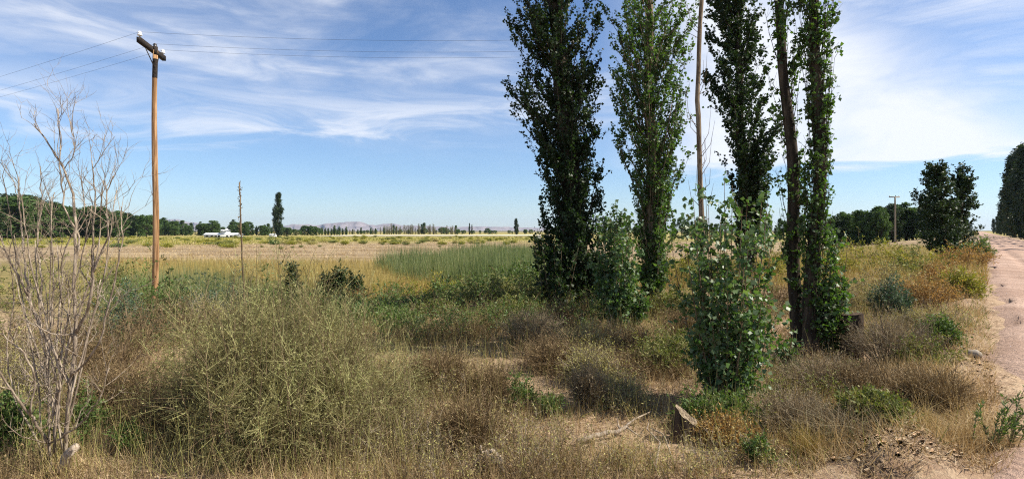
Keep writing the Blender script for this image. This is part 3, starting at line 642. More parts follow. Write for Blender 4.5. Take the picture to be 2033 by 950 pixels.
# the great tangled mound
shrub('straw', 'tangled_shrub', 'huge rounded tangled straw-green shrub filling the left foreground', 552, 5.15, 490, 545, n=2300, twigs=14, tl=.19, lpt=2, leaf=(.026, .0062), base_w=.5, tiprange=(.42, 1.0), depth_k=.8, twig_w=.0038, stem_r=.0045, lobes=9, main=.40, leafy_twigs=True, leaf_from=.2)
shrub('brush', 'tangled_shrub', 'brown leafless undergrowth at the left foot of the huge tangled shrub', 345, 5.0, 230, 765, n=420, twigs=10, lpt=1, twig_w=.003, stem_r=.0045, tl=.2)
shrub('straw', 'tangled_shrub', 'pale straw clump in front of the huge tangled shrub, at the bottom edge', 720, 4.9, 260, 790, n=420, twigs=9, tl=.15, lpt=3, leaf=(.02, .005), twig_w=.0028, stem_r=.004)
rows = [
 # left, back to front
 ('olive', 'olive shrub far back behind the dead bush, at the left edge', 15, 30, 190, 478), ('yellow', 'yellow-green shrub behind the crown of the dead bush', 120, 32, 170, 480),
 ('olive', 'olive shrub left of the near pole, behind the dead bush', 225, 27, 130, 488), ('green', 'green shrub hugging the left side of the near pole', 268, 17, 100, 512),
 ('olive', 'broad olive shrub behind the left branches of the dead bush', 40, 15, 230, 500), ('straw', 'straw-coloured shrub behind the middle of the dead bush', 165, 13, 170, 520),
 ('green', 'green shrub just right of the foot of the near pole', 345, 16, 110, 528), ('green', 'leafy green shrub hiding the foot of the near pole', 300, 16.5, 110, 530), ('olive', 'olive shrub in front of the foot of the near pole', 318, 13.5, 120, 545), ('blue', 'grey-green feathery shrub right of the near pole', 410, 16, 110, 526), ('blue', 'grey-green shrub by the tall dead stalk', 470, 15, 100, 532),
 ('green', 'green shrub right of the tall dead stalk', 530, 17, 110, 540), ('dark', 'dark pointed shrub right of the tall dead stalk, above the huge tangled shrub', 578, 18, 40, 528),
 ('blue', 'blue-green leafy shrub below the near pole, left of the brown brush', 258, 10, 130, 560), ('brush', 'brown leafless brush below the near pole', 345, 10, 170, 582), ('straw', 'straw shrub between the near pole and the tall stalk', 425, 10.5, 150, 566), ('olive', 'small olive shrub behind the top of the huge tangled shrub', 505, 10, 130, 560), ('brush', 'brown brush behind the right branches of the dead bush', 215, 7.5, 190, 610), ('brush', 'brown twiggy brush behind the stems of the dead bush', 60, 7, 240, 600),
 ('straw', 'straw shrub low at the left edge behind the dead bush', 20, 5.8, 170, 660), ('brush', 'low brown brush right of the dead bush stem', 235, 5.6, 170, 700),
 # centre
 ('dark', 'dark pointed bush in the marsh, left of a pair', 646, 30, 20, 554), ('dark', 'tallest dark pointed bush in the marsh', 673, 30, 18, 540), ('dark', 'dark pointed bush in the marsh, right of a pair', 704, 29, 18, 558),
 ('green', 'bright green shrub right of the top of the huge tangled shrub', 668, 13, 120, 590), ('green', 'round green shrub in the middle below the dark marsh bushes', 742, 12, 120, 606), ('orange', 'orange dry weed clump in the middle of the shrub belt', 800, 20, 90, 560), ('green', 'green shrub left of the olive shrub belt in the middle', 820, 13, 130, 602),
 ('orange', 'rusty dry reeds standing right of the dark marsh bushes', 715, 23, 60, 575), ('olive', 'olive shrub in the middle, left of a larger one', 890, 13, 150, 580), ('olive', 'large olive shrub in the middle belt left of the tall trees', 975, 14, 170, 548), ('olive', 'olive shrub touching the left foot of the dark leftmost poplar', 1060, 12.5, 130, 556),
 ('dark', 'low dark bush on the marsh bank, left of the reeds', 880, 26, 70, 566), ('green', 'green shrub behind the large olive shrub', 1020, 19, 150, 520), ('brush', 'dark brown leafless brush in the middle, left one', 835, 9.6, 170, 652), ('brush', 'dark brown leafless brush in the middle, right one', 935, 9.8, 160, 640),
 ('greybrush', 'grey twiggy brush left of the second poplar shoots', 1055, 9.2, 110, 616), ('brush', 'brown brush at the foot of the dark leftmost poplar', 1125, 10.5, 110, 600), ('olive', 'low olive shrub right of the second poplar trunk', 1335, 12, 90, 575), ('brush', 'brown twig pile between the second poplar and the foreground shoots', 1345, 10, 110, 610),
 ('brush', 'low dark brush in the shade left of the foreground shoots', 1300, 7.4, 190, 712), ('olive', 'dry olive brush in the shade behind the foreground shoots', 1330, 7.6, 150, 660),
 ('green', 'green shrub under the dark pointed marsh bushes, left one', 610, 14, 110, 574), ('green', 'green leafy belt shrub under the reeds, left of the large olive one', 925, 17, 150, 552), ('olive', 'olive shrub at the right end of the middle belt, before the dark poplar', 1090, 14, 120, 530), ('yellow', 'yellow-green shrub in the middle belt before the reeds', 850, 19, 110, 556), ('green', 'green shrub low in the middle, before the brown brush', 780, 11, 110, 630), ('olive', 'olive shrub behind the dark brown brush in the middle', 1010, 11.5, 130, 590),
 ('brush', 'thin brown brush on the bare ground before the dark leftmost poplar', 1115, 7.6, 150, 664), ('straw', 'low straw weeds on the bare ground above the fallen branch', 1215, 6.1, 130, 770), ('brush', 'low brown brush beside the slender green weed', 985, 6.3, 120, 742), ('brush', 'low brown brush below the second poplar shoots', 1245, 8.8, 130, 650), ('straw', 'pale straw weeds between the brown brush and the second poplar shoots', 1165, 8.6, 120, 640),
 # right
 ('yellow', 'yellow-green shrub seen between the bare trunk and the leaning poplar', 1536, 22, 90, 478), ('olive', 'olive shrub behind the foreground shoots', 1420, 18, 120, 500), ('yellow', 'yellow shrub behind the second poplar', 1345, 20, 90, 470), ('brush', 'brown brush behind the leaning poplar', 1530, 13, 110, 540),
 ('yellow', 'large yellow-green shrub right of the tall trees, farther back', 1718, 31, 130, 462), ('yellow', 'yellow-green shrub left of the dark roadside tree', 1826, 29, 130, 478), ('olive', 'rounded olive-brown shrub in front of the dark roadside tree', 1822, 22, 130, 492), ('yellow', 'small yellow shrub just right of the tall trees', 1682, 24, 70, 490),
 ('straw', 'straw-coloured shrub right of the tall trees', 1745, 17, 140, 520), ('straw', 'straw shrub behind the dark upright stump', 1712, 13, 110, 556), ('blue', 'dark blue-green shrub right of the upright stump', 1772, 12, 84, 546), ('orange', 'orange dry grass clump right of the blue-green shrub', 1846, 13, 96, 548), ('orange', 'orange dry weeds at the road edge beside the far stump', 1918, 24, 70, 482),
 ('yellow', 'yellow-green weed at the road edge below the orange weeds', 1896, 14, 84, 540), ('green', 'green weed at the road edge beside the dark roadside tree', 1938, 34, 44, 476), ('orange', 'orange weeds on the verge, left of the yellow-green weed', 1866, 17, 60, 520), ('straw', 'straw clump on the verge below the orange grass', 1850, 9.5, 110, 610),
 ('greybrush', 'large grey-brown stand of dry stalks right of the tall trees, in the foreground', 1775, 7.6, 150, 622), ('greybrush', 'brown-grey stand of dry stalks below the rightmost tall tree', 1640, 6.4, 170, 720), ('brush', 'brown dry weeds in the right foreground', 1760, 6.0, 170, 740), ('olive', 'olive-green weeds on the bank beside the road', 1838, 7.2, 100, 676), ('green', 'small green weed on the bank by the road', 1866, 8.5, 50, 640),
 ('greybrush', 'dry stalks left of the grey tuft at the bottom right', 1590, 5.2, 150, 800), ('olive', 'low olive weed clump at the bottom right', 1735, 5.0, 90, 850), ('brush', 'small brown weed clump on the bank at the lower right', 1850, 5.4, 110, 790),
 ('green', 'low green plant at the foot of the foreground shoots', 1430, 5.3, 120, 800), ('orange', 'golden dry grass in front of the foreground shoots', 1440, 4.9, 70, 880), ('weed', 'small green weed at the bottom edge below the foreground shoots', 1505, 4.45, 50, 868),
 ('weed', 'slender green weed standing on the bare ground, left of the grass path', 1036, 5.9, 62, 738), ('weed', 'small slender green weed right of a taller one on bare ground', 1092, 5.7, 44, 786), ('weed', 'fresh green weed stems low in front of the huge tangled shrub', 500, 4.5, 60, 850), ('weed', 'fresh green weed at the right side of the dead bush stem', 178, 4.8, 60, 770),
 ('green', 'leafy green weed at the bottom left corner', 8, 4.6, 60, 815), ('weed', 'green weed at the lower left between dead bush and tangled shrub', 262, 4.7, 70, 840), ('brush', 'brown weeds on the bare ground left of the log', 935, 5.0, 130, 790), ('brush', 'small brown weeds right of the huge tangled shrub', 880, 6.6, 130, 705), ('straw', 'small straw tuft on the bare ground in the middle', 1180, 6.9, 120, 700),
 ('greybrush', 'thin dry brown stalk clump on the bare ground above the log', 1165, 5.9, 34, 742),
]
for kind, label, x, d, w, yt in rows:
    shrub(kind, {'weed': 'weed', 'orange': 'weed_clump', 'brush': 'brushwood', 'greybrush': 'dry_stalks'}.get(kind, 'shrub').replace('dry_stalks', 'dry_weed'), label, x, d, w, yt, cat='weed' if kind in ('weed', 'orange', 'greybrush') else 'shrub')

# arching grey grass tuft and golden tufts in the near right
def tuft(label, x, d, n, h, spread, mat, w=.004, group=None):
    org = at(x, d); b0 = rng.normal(size=(n, 3)) * np.array([spread * .35, spread * .35, 0]); Pn = b0 + org; Pn[:, 2] = terr(Pn[:, 0], Pn[:, 1]) - .01
    ln = rng.normal(size=(n, 3)) * np.array([spread, spread, 0]) + b0 * .6
    g = MB(); g.blades(Pn, h * rng.uniform(.4, 1.1, n), ln, w, seg=4); o = g.build('grass_tuft', mat, org=tuple(org)); tag(o, label, 'grass', group)
tuft('arching pale grey grass tuft at the bottom right', 1680, 4.75, 520, .42, .26, 'grey_twig_leaf')
tuft('golden grass tuft left of the arching grey grass tuft', 1600, 4.6, 300, .30, .14, 'golden_grass')
tuft('dry grass tuft by the near stump', 1405, 5.1, 380, .26, .16, 'golden_grass')
tuft('pale dry grass tuft below the log', 1230, 4.6, 300, .24, .2, 'dry_grass')
tuft('pale dry grass tuft in the bottom right corner below the leafy weed branches', 1950, 4.55, 700, .30, .3, 'dry_grass')
tuft('golden grass tuft on the bank at the lower right', 1850, 4.8, 600, .30, .3, 'golden_grass')
tuft('pale dry grass tuft on the bank near the road', 1880, 6.0, 420, .30, .22, 'dry_grass')
tuft('golden dry tuft between the upright stump and the road', 1800, 8.8, 420, .42, .2, 'golden_grass')

# green leafy branch poking in at the bottom right corner
T = thing('weed', at(1985, 4.4), 'dark green leafy weed branches poking in at the bottom right corner', 'weed')
sm, f = MB(), MB()
for k in range(13):
    a = at(1960 + rng.uniform(-30, 60), 4.35); e = a + np.array([rng.uniform(.0, .34), rng.uniform(-.1, .25), rng.uniform(.2, .52)]); b2 = (a + e) / 2 + np.array([-.05, 0, .08])
    tt = np.linspace(0, 1, 8)[:, None]; q = bez(a, b2, e, tt); sm.tube(q, np.linspace(.005, .002, 8), 5, False)
    u = rng.uniform(.15, 1, 60)[:, None]; f.leaves(bez(a, b2, e, u), rvec(60) * .8 + unit((e - a)[None]), .045 * rng.uniform(.6, 1.2, 60), .010)
sm.build('stem_mass', 'stem_brown', T); f.build('foliage', 'green_leaf', T)['kind'] = 'stuff'

# ------------------------------------------------------------------ ground cover
def cover(name, label, n, d0, d1, hr, w, lean, mat, thr=-1, x0=-60, x1=2100, umin=.25, umax=30, cat='grass', seg=1, freq=.8, bk=1.0):
    X, Y = scatter(n, d0, d1, x0, x1); u = -right_of_edge(X, Y)
    bare = np.exp(-(((X - .75) / 1.35) ** 2 + ((Y - 7.2) / 1.9) ** 2)) + .8 * np.exp(-(((X - 4.6) / .6) ** 2 + ((Y - 8.2) / 1.0) ** 2)) + .8 * np.exp(-(((X - 3.3) / .5) ** 2 + ((Y - 5.0) / .5) ** 2)) + 1.0 * np.exp(-(((X - .85) / .8) ** 2 + ((Y - 5.0) / .45) ** 2)) + np.exp(-(((X + .2) / .3) ** 2 + ((Y - 4.35) / .25) ** 2)) + .9 * np.exp(-(((X - 1.5) / .25) ** 2 + ((Y - 4.7) / .35) ** 2))
    ok = (u > umin) & (u < umax) & (rng.random(n) > bare * bk) & (fbm(X * freq + 5, Y * freq, 3) + .12 * rng.normal(size=n) > thr); X, Y = X[ok], Y[ok]; k = len(X)
    Pn = np.stack([X, Y, terr(X, Y) - .01], 1); H = rng.uniform(*hr, k) * (.6 + .8 * rng.random(k) ** 2); ln = rng.normal(size=(k, 3)) * np.array([lean, lean, 0])
    sc_ = np.maximum(1, Y / 7.0)
    g = MB(); g.blades(Pn, H, ln, w * sc_, a=np.clip(fbm(X * 1.3, Y * 1.3, 3) * 1.2 + .5 + .22 * rng.normal(size=k), 0, 1), seg=seg)
    o = g.build(name, mat); tag(o, label, cat, kind='stuff')
cover('dry_grass', 'short dry straw grass covering the near ground', 145000, 3.9, 24, (.05, .22), .0056, .085, 'dry_grass', -.10, bk=.55)
cover('verge_grass', 'golden dry grass along the road verge', 44000, 4.2, 40, (.10, .34), .005, .10, 'dry_grass', -.06, x0=1500, x1=2100, umin=.35, umax=3.2, freq=1.6)
cover('brown_grass', 'brown dry weeds and stubble over the near ground', 120000, 3.9, 22, (.10, .42), .0036, .08, 'brown_twig_leaf', -.0, freq=.6, umin=1.8)
cover('tall_dry_grass', 'taller pale dry grass standing in patches', 60000, 4.1, 24, (.2, .6), .0036, .12, 'straw_leaf', .03, freq=.4, umin=1.9)
cover('green_ground_cover', 'low green herbs between the dry grass', 50000, 4.2, 26, (.06, .26), .008, .08, 'olive_leaf', .08, freq=.4)
def undergrowth(name, label, n, d0, d1, hr, rr_, fol, stm, thr, freq, off, lpt=4, leaf=(.026, .008), spp=7, tw=6, umin=1.6, umax=16, x0=-60, x1=2100):
    X, Y = scatter(n, d0, d1, x0, x1); u = -right_of_edge(X, Y)
    bare = np.exp(-(((X - .75) / 1.35) ** 2 + ((Y - 7.2) / 1.9) ** 2)) + .8 * np.exp(-(((X - 4.6) / .5) ** 2 + ((Y - 8.2) / .8) ** 2)) + .8 * np.exp(-(((X - 3.3) / .5) ** 2 + ((Y - 5.0) / .5) ** 2)) + .7 * np.exp(-(((X - .9) / 1.0) ** 2 + ((Y - 5.2) / .6) ** 2))
    ok = (u > umin) & (u < umax) & (rng.random(n) > bare) & (fbm(X * freq + off, Y * freq + off, 3) > thr); X, Y = X[ok], Y[ok]; n = len(X)
    org = np.repeat(np.stack([X, Y, terr(X, Y) - .02], 1), spp, 0); m_ = len(org); hh = np.repeat(rng.uniform(*hr, n), spp) * rng.uniform(.45, 1.1, m_); rw = np.repeat(rng.uniform(*rr_, n), spp)
    v = rng.normal(size=(m_, 2)) * .6; A = org.copy(); A[:, :2] += v * rw[:, None] * .25; C = org.copy(); C[:, :2] += v * rw[:, None]; C[:, 2] += hh
    B = (A + C) / 2; B[:, :2] = A[:, :2] * .7 + C[:, :2] * .3; B[:, 2] += .12 * hh; sc_ = np.maximum(1, A[:, 1] / 8)
    sm = MB(); 
    for a_, b_ in ((0, .5), (.5, 1)): sm.ribbons(bez(A, B, C, a_), bez(A, B, C, b_), .0045 * sc_ * (1 - .5 * a_), .0045 * sc_ * (1 - .5 * b_))
    tt = rng.uniform(.3, 1, (m_, tw)); q = bez(A[:, None], B[:, None], C[:, None], tt[..., None]).reshape(-1, 3); td = unit(np.repeat(unit(C - A), tw, 0) * .7 + rvec(len(q)) * .75); e = q + td * (np.repeat(hh, tw) * rng.uniform(.15, .4, len(q)))[:, None]
    s2 = np.repeat(sc_, tw); sm.ribbons(q, e, .003 * s2, .0012 * s2); tag(sm.build(name + '_stems', stm), label + ', bare stems', 'weeds', kind='stuff')
    if lpt:
        k = rng.uniform(.1, 1, (len(q), lpt)); lp = (q[:, None] + (e - q)[:, None] * k[..., None]).reshape(-1, 3); s3 = np.repeat(s2, lpt); ta = np.repeat(np.repeat(np.repeat(rng.random(n), spp), tw), lpt)
        f = MB(); f.leaves(lp, rvec(len(lp)) + np.repeat(td, lpt, 0) * .6, leaf[0] * s3 * rng.uniform(.5, 1.3, len(lp)), leaf[1] * s3 * rng.uniform(.6, 1.2, len(lp)), a=np.clip(ta * .5 + rng.random(len(lp)) * .5, 0, 1)); tag(f.build(name + '_leaves', fol), label + ', leaves', 'weeds', kind='stuff')
undergrowth('brown_undergrowth', 'tangle of small brown dead weeds between the shrubs', 1650, 4.1, 18, (.14, .38), (.10, .26), 'brown_twig_leaf', 'stem_brown', -.0, .5, 3, lpt=2)
undergrowth('straw_undergrowth', 'tangle of small straw-coloured weeds between the shrubs', 1750, 4.1, 18, (.14, .40), (.10, .28), 'straw_leaf', 'stem_grey', .0, .6, 31, lpt=2)
undergrowth('olive_undergrowth', 'small olive weeds mixed among the shrubs', 1300, 5.0, 22, (.16, .50), (.12, .3), 'olive_leaf', 'stem_brown', .03, .5, 57, lpt=4, leaf=(.034, .012))
undergrowth('green_undergrowth', 'low green weeds of the middle belt', 1150, 8.8, 24, (.3, .85), (.2, .5), 'green_leaf', 'stem_brown', -.06, .4, 77, lpt=3, leaf=(.044, .015), umin=5.6, umax=18, x0=150, x1=1250)
# fallen straw, twigs and leaf litter
n = 56000; X, Y = scatter(n, 3.9, 16); ok = -right_of_edge(X, Y) > .1; X, Y = X[ok], Y[ok]; n = len(X)
Pn = np.stack([X, Y, terr(X, Y) + .008 + .03 * rng.random(n) ** 2], 1); D = rvec(n); D[:, 2] *= .22; L = rng.uniform(.02, .14, n)
g = MB(); g.ribbons(Pn, Pn + D * L[:, None], .0035 * np.maximum(1, Y / 7), .002); k = 16000; q = rng.integers(0, n, k)
g.leaves(Pn[q] + rvec(k) * .02, rvec(k) * np.array([1, 1, .3]), .035 * rng.uniform(.4, 1.2, k), .022 * rng.uniform(.4, 1.2, k))
tag(g.build('leaf_litter', 'litter'), 'fallen straw, leaves and twig bits on the near ground', 'litter', kind='stuff')
# crumbled earth on the verge
X, Y = scatter(16000, 4.0, 30, 1500, 2120); u = -right_of_edge(X, Y); ok = (u > .25) & (u < 2.6) & (rng.random(len(u)) < np.exp(-((u - .5) / .9) ** 2)); X, Y = X[ok], Y[ok]; n = len(X)
r = .006 + .022 * rng.random(n) ** 5; c = np.stack([X, Y, np.maximum(terr(X, Y), np.where(right_of_edge(X, Y) > 0, ROAD_Z, -9)) + r * .3], 1)
ico = np.array([(1, 0, 0), (0, 1, 0), (-1, 0, 0), (0, -1, 0), (0, 0, 1), (0, 0, -1)], float)
V = c[:, None] + ico[None] * r[:, None, None] * rng.uniform(.6, 1.3, (n, 6, 1)); g = MB()
fq = np.array([(0, 1, 4, 4), (1, 2, 4, 4), (2, 3, 4, 4), (3, 0, 4, 4), (1, 0, 5, 5), (2, 1, 5, 5), (3, 2, 5, 5), (0, 3, 5, 5)])
fq = np.array([(0, 1, 2, 4), (2, 3, 0, 4), (2, 1, 0, 5), (0, 3, 2, 5)])
g.add(V.reshape(-1, 3), (np.arange(n)[:, None, None] * 6 + fq[None]).reshape(-1, 4)); tag(g.build('earth_clods', 'dirt_clod'), 'crumbled earth clods along the road verge', 'earth', kind='stuff')
n = 1400; dd_ = 7.0 * (26 / 7.0) ** rng.random(n); wv = ROAD_W * rng.random(n); X = RC + RD * dd_ + wv * RN; Y = dd_; r = .005 + .012 * rng.random(n) ** 4
V = np.stack([X, Y, np.full(n, ROAD_Z + .02)], 1)[:, None] + ico[None] * r[:, None, None] * rng.uniform(.6, 1.3, (n, 6, 1)) * np.array([1, 1, .7]); g = MB()
g.add(V.reshape(-1, 3), (np.arange(n)[:, None, None] * 6 + fq[None]).reshape(-1, 4)); tag(g.build('road_gravel', 'dirt_clod'), 'loose gravel scattered on the dirt road', 'gravel', kind='stuff')

# marsh: golden grass, the green reed bed, short bright grass
def field(name, label, n, poly, hr, w, lean, mat, cat):
    p = np.array(poly, float); d = np.exp(rng.uniform(np.log(p[:, 1].min()), np.log(p[:, 1].max()), n)); x = rng.uniform(p[:, 0].min(), p[:, 0].max(), n)
    ins = np.zeros(n, bool); j = len(p) - 1
    for i in range(len(p)):
        cr = ((p[i, 1] > d) != (p[j, 1] > d)) & (x < (p[j, 0] - p[i, 0]) * (d - p[i, 1]) / (p[j, 1] - p[i, 1] + 1e-9) + p[i, 0]); ins ^= cr; j = i
    x, d = x[ins], d[ins]; X = (x - HX) / FPX * d; k = len(X); Pn = np.stack([X, d, terr(X, d) - .02], 1)
    H = rng.uniform(*hr, k) * np.clip(.8 + 1.5 * fbm(X * .35, d * .35, 4), .25, 1.4); ln = rng.normal(size=(k, 3)) * np.array([lean, lean, 0]); sc_ = np.maximum(1, d / 45)
    g = MB(); g.blades(Pn, H, ln, w * sc_, a=np.clip(fbm(X * .3, d * .3, 3) * 1.3 + .5 + .2 * rng.normal(size=k), 0, 1), seg=1); tag(g.build(name, mat), label, cat, kind='stuff')
field('marsh_grass', 'tall golden dry grass of the marsh', 50000, [(180, 26), (1150, 26), (1150, 42), (1000, 60), (700, 72), (180, 74)], (.5, 1.15), .018, .16, 'golden_grass', 'grass')
field('reed_bed', 'bed of tall green reeds left of the tall trees', 46000, [(740, 60), (790, 46), (880, 40), (950, 33), (1000, 27), (1130, 24), (1190, 50), (1100, 100), (960, 100), (860, 72)], (1.4, 2.6), .035, .34, 'reed_leaf', 'reeds')
field('reed_bed', 'strip of green reeds and rushes behind the near pole', 14000, [(200, 24), (600, 24), (640, 31), (430, 36), (200, 40)], (1.0, 1.9), .022, .2, 'reed_leaf', 'reeds')
field('marsh_grass', 'short bright green grass of the marsh in the middle', 16000, [(740, 34), (980, 34), (1000, 44), (840, 47), (740, 42)], (.15, .4), .02, .12, 'yellow_green_leaf', 'grass')
field('meadow_grass', 'dry grass and herbs beyond the tall trees', 30000, [(1180, 17), (1960, 17), (1960, 60), (1180, 60)], (.25, .8), .016, .14, 'golden_grass', 'grass')
field('meadow_grass', 'yellow-green meadow grass far across the field', 17000, [(-20, 150), (460, 150), (620, 190), (1100, 215), (1100, 330), (-20, 330)], (.4, .9), .05, .25, 'yellow_green_leaf', 'grass')

field('stubble_grass', 'thin dry stubble over the pale field', 22000, [(150, 68), (1100, 68), (1100, 230), (150, 200)], (.12, .4), .05, .2, 'dry_grass', 'grass')
# ------------------------------------------------------------------ stumps, log, bleached wood
def stump(label, x, d, w, h, tilt, lean, topmat='bleached_wood', hollow=False):
    org = at(x, d); T = thing('tree_stump', org, label, 'stump'); k = 18; ang = np.arange(k) * 2 * math.pi / k
    rr = w / 2 * (1 + .12 * np.sin(ang * 3 + x) + .07 * rng.normal(size=k)); rows = []
    for q in (-.08, 0, .08, .25, .5, .8, 1.0):
        fl = 1 + .45 * max(0, .25 - q) ; z = h * q
        rows.append(np.stack([np.cos(ang) * rr * fl + lean[0] * z, np.sin(ang) * rr * fl + lean[1] * z, z + (np.cos(ang) * tilt[0] + np.sin(ang) * tilt[1]) * w / 2 * max(0, q)], 1) + rng.normal(size=(k, 3)) * .004)
    V = np.concatenate(rows) + org; F = [(i * k + j, i * k + (j + 1) % k, (i + 1) * k + (j + 1) % k, (i + 1) * k + j) for i in range(6) for j in range(k)]
    g = MB(); g.add(V, F); g.build('bark', 'stump_bark', T)
    top = V[-k:]; cen = top.mean(0); r2 = cen + (top - cen) * .55; r3 = cen + (top - cen) * .1 - np.array([0, 0, .12 if hollow else .0])
    r1 = cen + (top - cen) * .985 + np.array([0, 0, .004]); g = MB(); VV = np.vstack([r1, r2 + rng.normal(size=r2.shape) * .004, r3])
    g.add(VV, [(i * k + j, i * k + (j + 1) % k, (i + 1) * k + (j + 1) % k, (i + 1) * k + j) for i in range(2) for j in range(k)]); g.build('cut_face', topmat, T)
stump('old cut stump with pale weathered top below the foreground shoots', 1352, 5.0, .19, .22, (-.8, .35), (.2, -.05), 'old_cut')
stump('dark upright stump right of the rightmost tall tree', 1688, 8.2, .29, .66, (.1, -.05), (.04, 0), 'stump_bark')
stump('small dark square stump at the road edge near the orange weeds', 1887, 18.5, .40, .46, (0, -.05), (0, 0), 'stump_bark')
T = thing('bleached_wood', at(972, 4.5), 'bleached white lump of wood at the bottom edge of the picture', 'wood')
g = MB(); o0 = at(972, 4.45, .05); g.tube([o0 + np.array([-.10, .05, -.05]), o0 + np.array([-.05, .02, .05]), o0 + np.array([.02, 0, .075]), o0 + np.array([.08, -.04, .04]), o0 + np.array([.11, -.08, -.05])], [.035, .05, .055, .045, .02], 10, wob=.16); g.build('core', 'bleached_wood', T, smooth=True)
g = MB(); g.tube([o0 + np.array([-.06, .02, .06]), o0 + np.array([-.075, .0, .12]), o0 + np.array([-.07, -.02, .16])], [.02, .014, .005], 6); g.build('knot', 'bleached_wood', T, smooth=True)
def stick(name, label, pts, r, mat='dead_wood', forks=(), cat='branch', group=None):
    c = []
    for (x, d, dz) in pts: c.append(at(x, d, dz))
    c = np.array(c); T = thing(name, c[0], label, cat, group)
    tt = np.linspace(0, len(c) - 1, len(c) * 4); pp = np.stack([np.interp(tt, np.arange(len(c)), c[:, k]) for k in range(3)], 1) + rng.normal(size=(len(tt), 3)) * r * .15
    g = MB(); g.tube(pp, np.linspace(r, r * .45, len(pp)), 8, wob=.08); g.build('stem', mat, T, smooth=True)
    for (i, e, r2) in forks:
        a = c[i]; b2 = at(*e); g = MB(); g.tube([a, (a + b2) / 2 + rng.normal(size=3) * .02, b2], [r2, r2 * .8, r2 * .4], 6); g.build('side_branch', mat, T, smooth=True)
stick('fallen_branch', 'bleached fallen branch lying on the bare ground, forked at its right end', [(1146, 4.92, .05), (1190, 4.98, .06), (1232, 5.06, .065), (1245, 5.12, .07)], .028,
      forks=[(2, (1292, 5.5, .10), .012), (3, (1272, 4.98, .03), .012), (2, (1226, 5.3, .09), .010)])
stick('fallen_branch', 'thin pale stick lying among twigs, nearest the bottom edge below the near stump', [(1300, 4.3, .02), (1310, 4.6, .12), (1285, 5.0, .10), (1288, 5.3, .05)], .009)
stick('fallen_branch', 'pale bent stick right of the log, running down to the bottom edge', [(1340, 4.35, .02), (1318, 4.7, .14), (1290, 5.1, .08)], .008)
for i, (xa, da, xb, db) in enumerate([(1370, 4.3, 1490, 4.75), (1395, 4.7, 1500, 4.45), (1360, 4.6, 1470, 4.5), (1410, 4.35, 1455, 4.9), (1440, 4.4, 1510, 4.6), (1380, 4.5, 1430, 4.35)]):
    stick('twig', 'thin grey twig of the little brush heap below the near stump', [(xa, da, .02), ((xa + xb) / 2 + rng.uniform(-8, 8), (da + db) / 2, .06), (xb, db, .03)], .006, 'dead_wood', cat='twig', group='twigs of the little brush heap')
for i, (x, d, l) in enumerate([(1010, 7.4, 60), (960, 7.0, 80), (1090, 6.4, 90), (1130, 7.9, 70), (1060, 8.3, 60), (1240, 7.2, 70), (1720, 5.6, 90), (1800, 5.2, 110), (1660, 8.6, 90), (1150, 6.1, 80)]):
    stick('twig', 'dry brown twig lying loose on the bare ground', [(x, d, .02), (x + l * .5, d + rng.uniform(-.1, .15), .03), (x + l, d + rng.uniform(-.2, .25), .02)], .007, 'stem_grey', cat='twig', group='loose twigs on the bare ground')
for (x, d, w) in [(1868, 9.0, .12), (1822, 8.0, .09), (1935, 7.6, .10)]:
    o0 = at(x, d); ph, th = np.meshgrid(np.linspace(0, math.pi, 7), np.linspace(0, 2 * math.pi, 11), indexing='ij')
    V = np.stack([np.sin(ph) * np.cos(th), np.sin(ph) * np.sin(th) * .8, np.cos(ph) * .6], -1) * w * (1 + .25 * np.sin(th * 3 + x)[..., None] * np.sin(ph)[..., None])
    g = MB(); g.grid(V.reshape(-1, 3) + o0 + np.array([0, 0, w * .3]), 7, 11)
    tag(g.build('stone', 'stone', org=tuple(o0)), 'dusty stone lying on the grassy bank left of the road', 'stone', 'stones on the road bank')

# ------------------------------------------------------------------ far things
def tree_template(kind, n, leaf, mat, seed):
    """Unit-height tree: trunk, limbs and clumped crown. Returns a hidden-free root placed by the first use."""
    r = np.random.default_rng(seed); root = bpy.data.objects.new('tree', None)
    h, w, lo = {'poplar': (1, .085, .08), 'round': (1, .34, .16), 'bushy': (1, .26, .05)}[kind]
    cl = []
    for i in range(90 if kind == 'poplar' else 60):
        if kind == 'poplar': z = lo + (1 - lo) * r.random(); k = w * (math.sin(min(1, (z - lo + .08) / .3) * math.pi / 2)) * (1 - .75 * max(0, (z - .55) / .45) ** 1.5); s_ = (.035, .07)
        else: z = lo + (1 - lo) * r.random() ** .85; q = (z - lo) / (1 - lo); k = w * math.sqrt(max(.03, 1 - (1.7 * q - .75) ** 2)); s_ = (.075, .075)
        a = r.random() * 6.283; rr = k * r.random() ** .45; cl.append((math.cos(a) * rr, math.sin(a) * rr, min(z, .985 - s_[1] * .5), s_[0] * r.uniform(.6, 1.3), s_[1] * r.uniform(.6, 1.3)))
    cl = np.array(cl); i = r.integers(0, len(cl), n); v = unit(r.normal(size=(n, 3))) * (r.random(n) ** .4)[:, None]
    C = cl[i, :3] + v * np.stack([cl[i, 3], cl[i, 3], cl[i, 4]], 1)
    f = MB(); f.leaves(C, unit(r.normal(size=(n, 3)) + np.array([0, 0, .3])), leaf * r.uniform(.6, 1.3, n), leaf * .7 * r.uniform(.6, 1.3, n), a=np.clip(np.repeat(0, n) + r.random(len(cl))[i] * .6 + r.random(n) * .4, 0, 1))
    t_ = MB(); t_.tube([(0, 0, -.02), (.004, 0, .2), (0, .004, .5), (0, 0, .85)], [.018, .014, .010, .003], 7)
    t_.prisms(np.tile([[0, 0, .12]], (24, 1)) + np.array([0, 0, 1.0]) * r.uniform(0, .5, (24, 1)), cl[:24, :3], .005, .002, k=4)
    return t_.mesh('trunk', 'poplar_bark'), f.mesh('crown', mat)
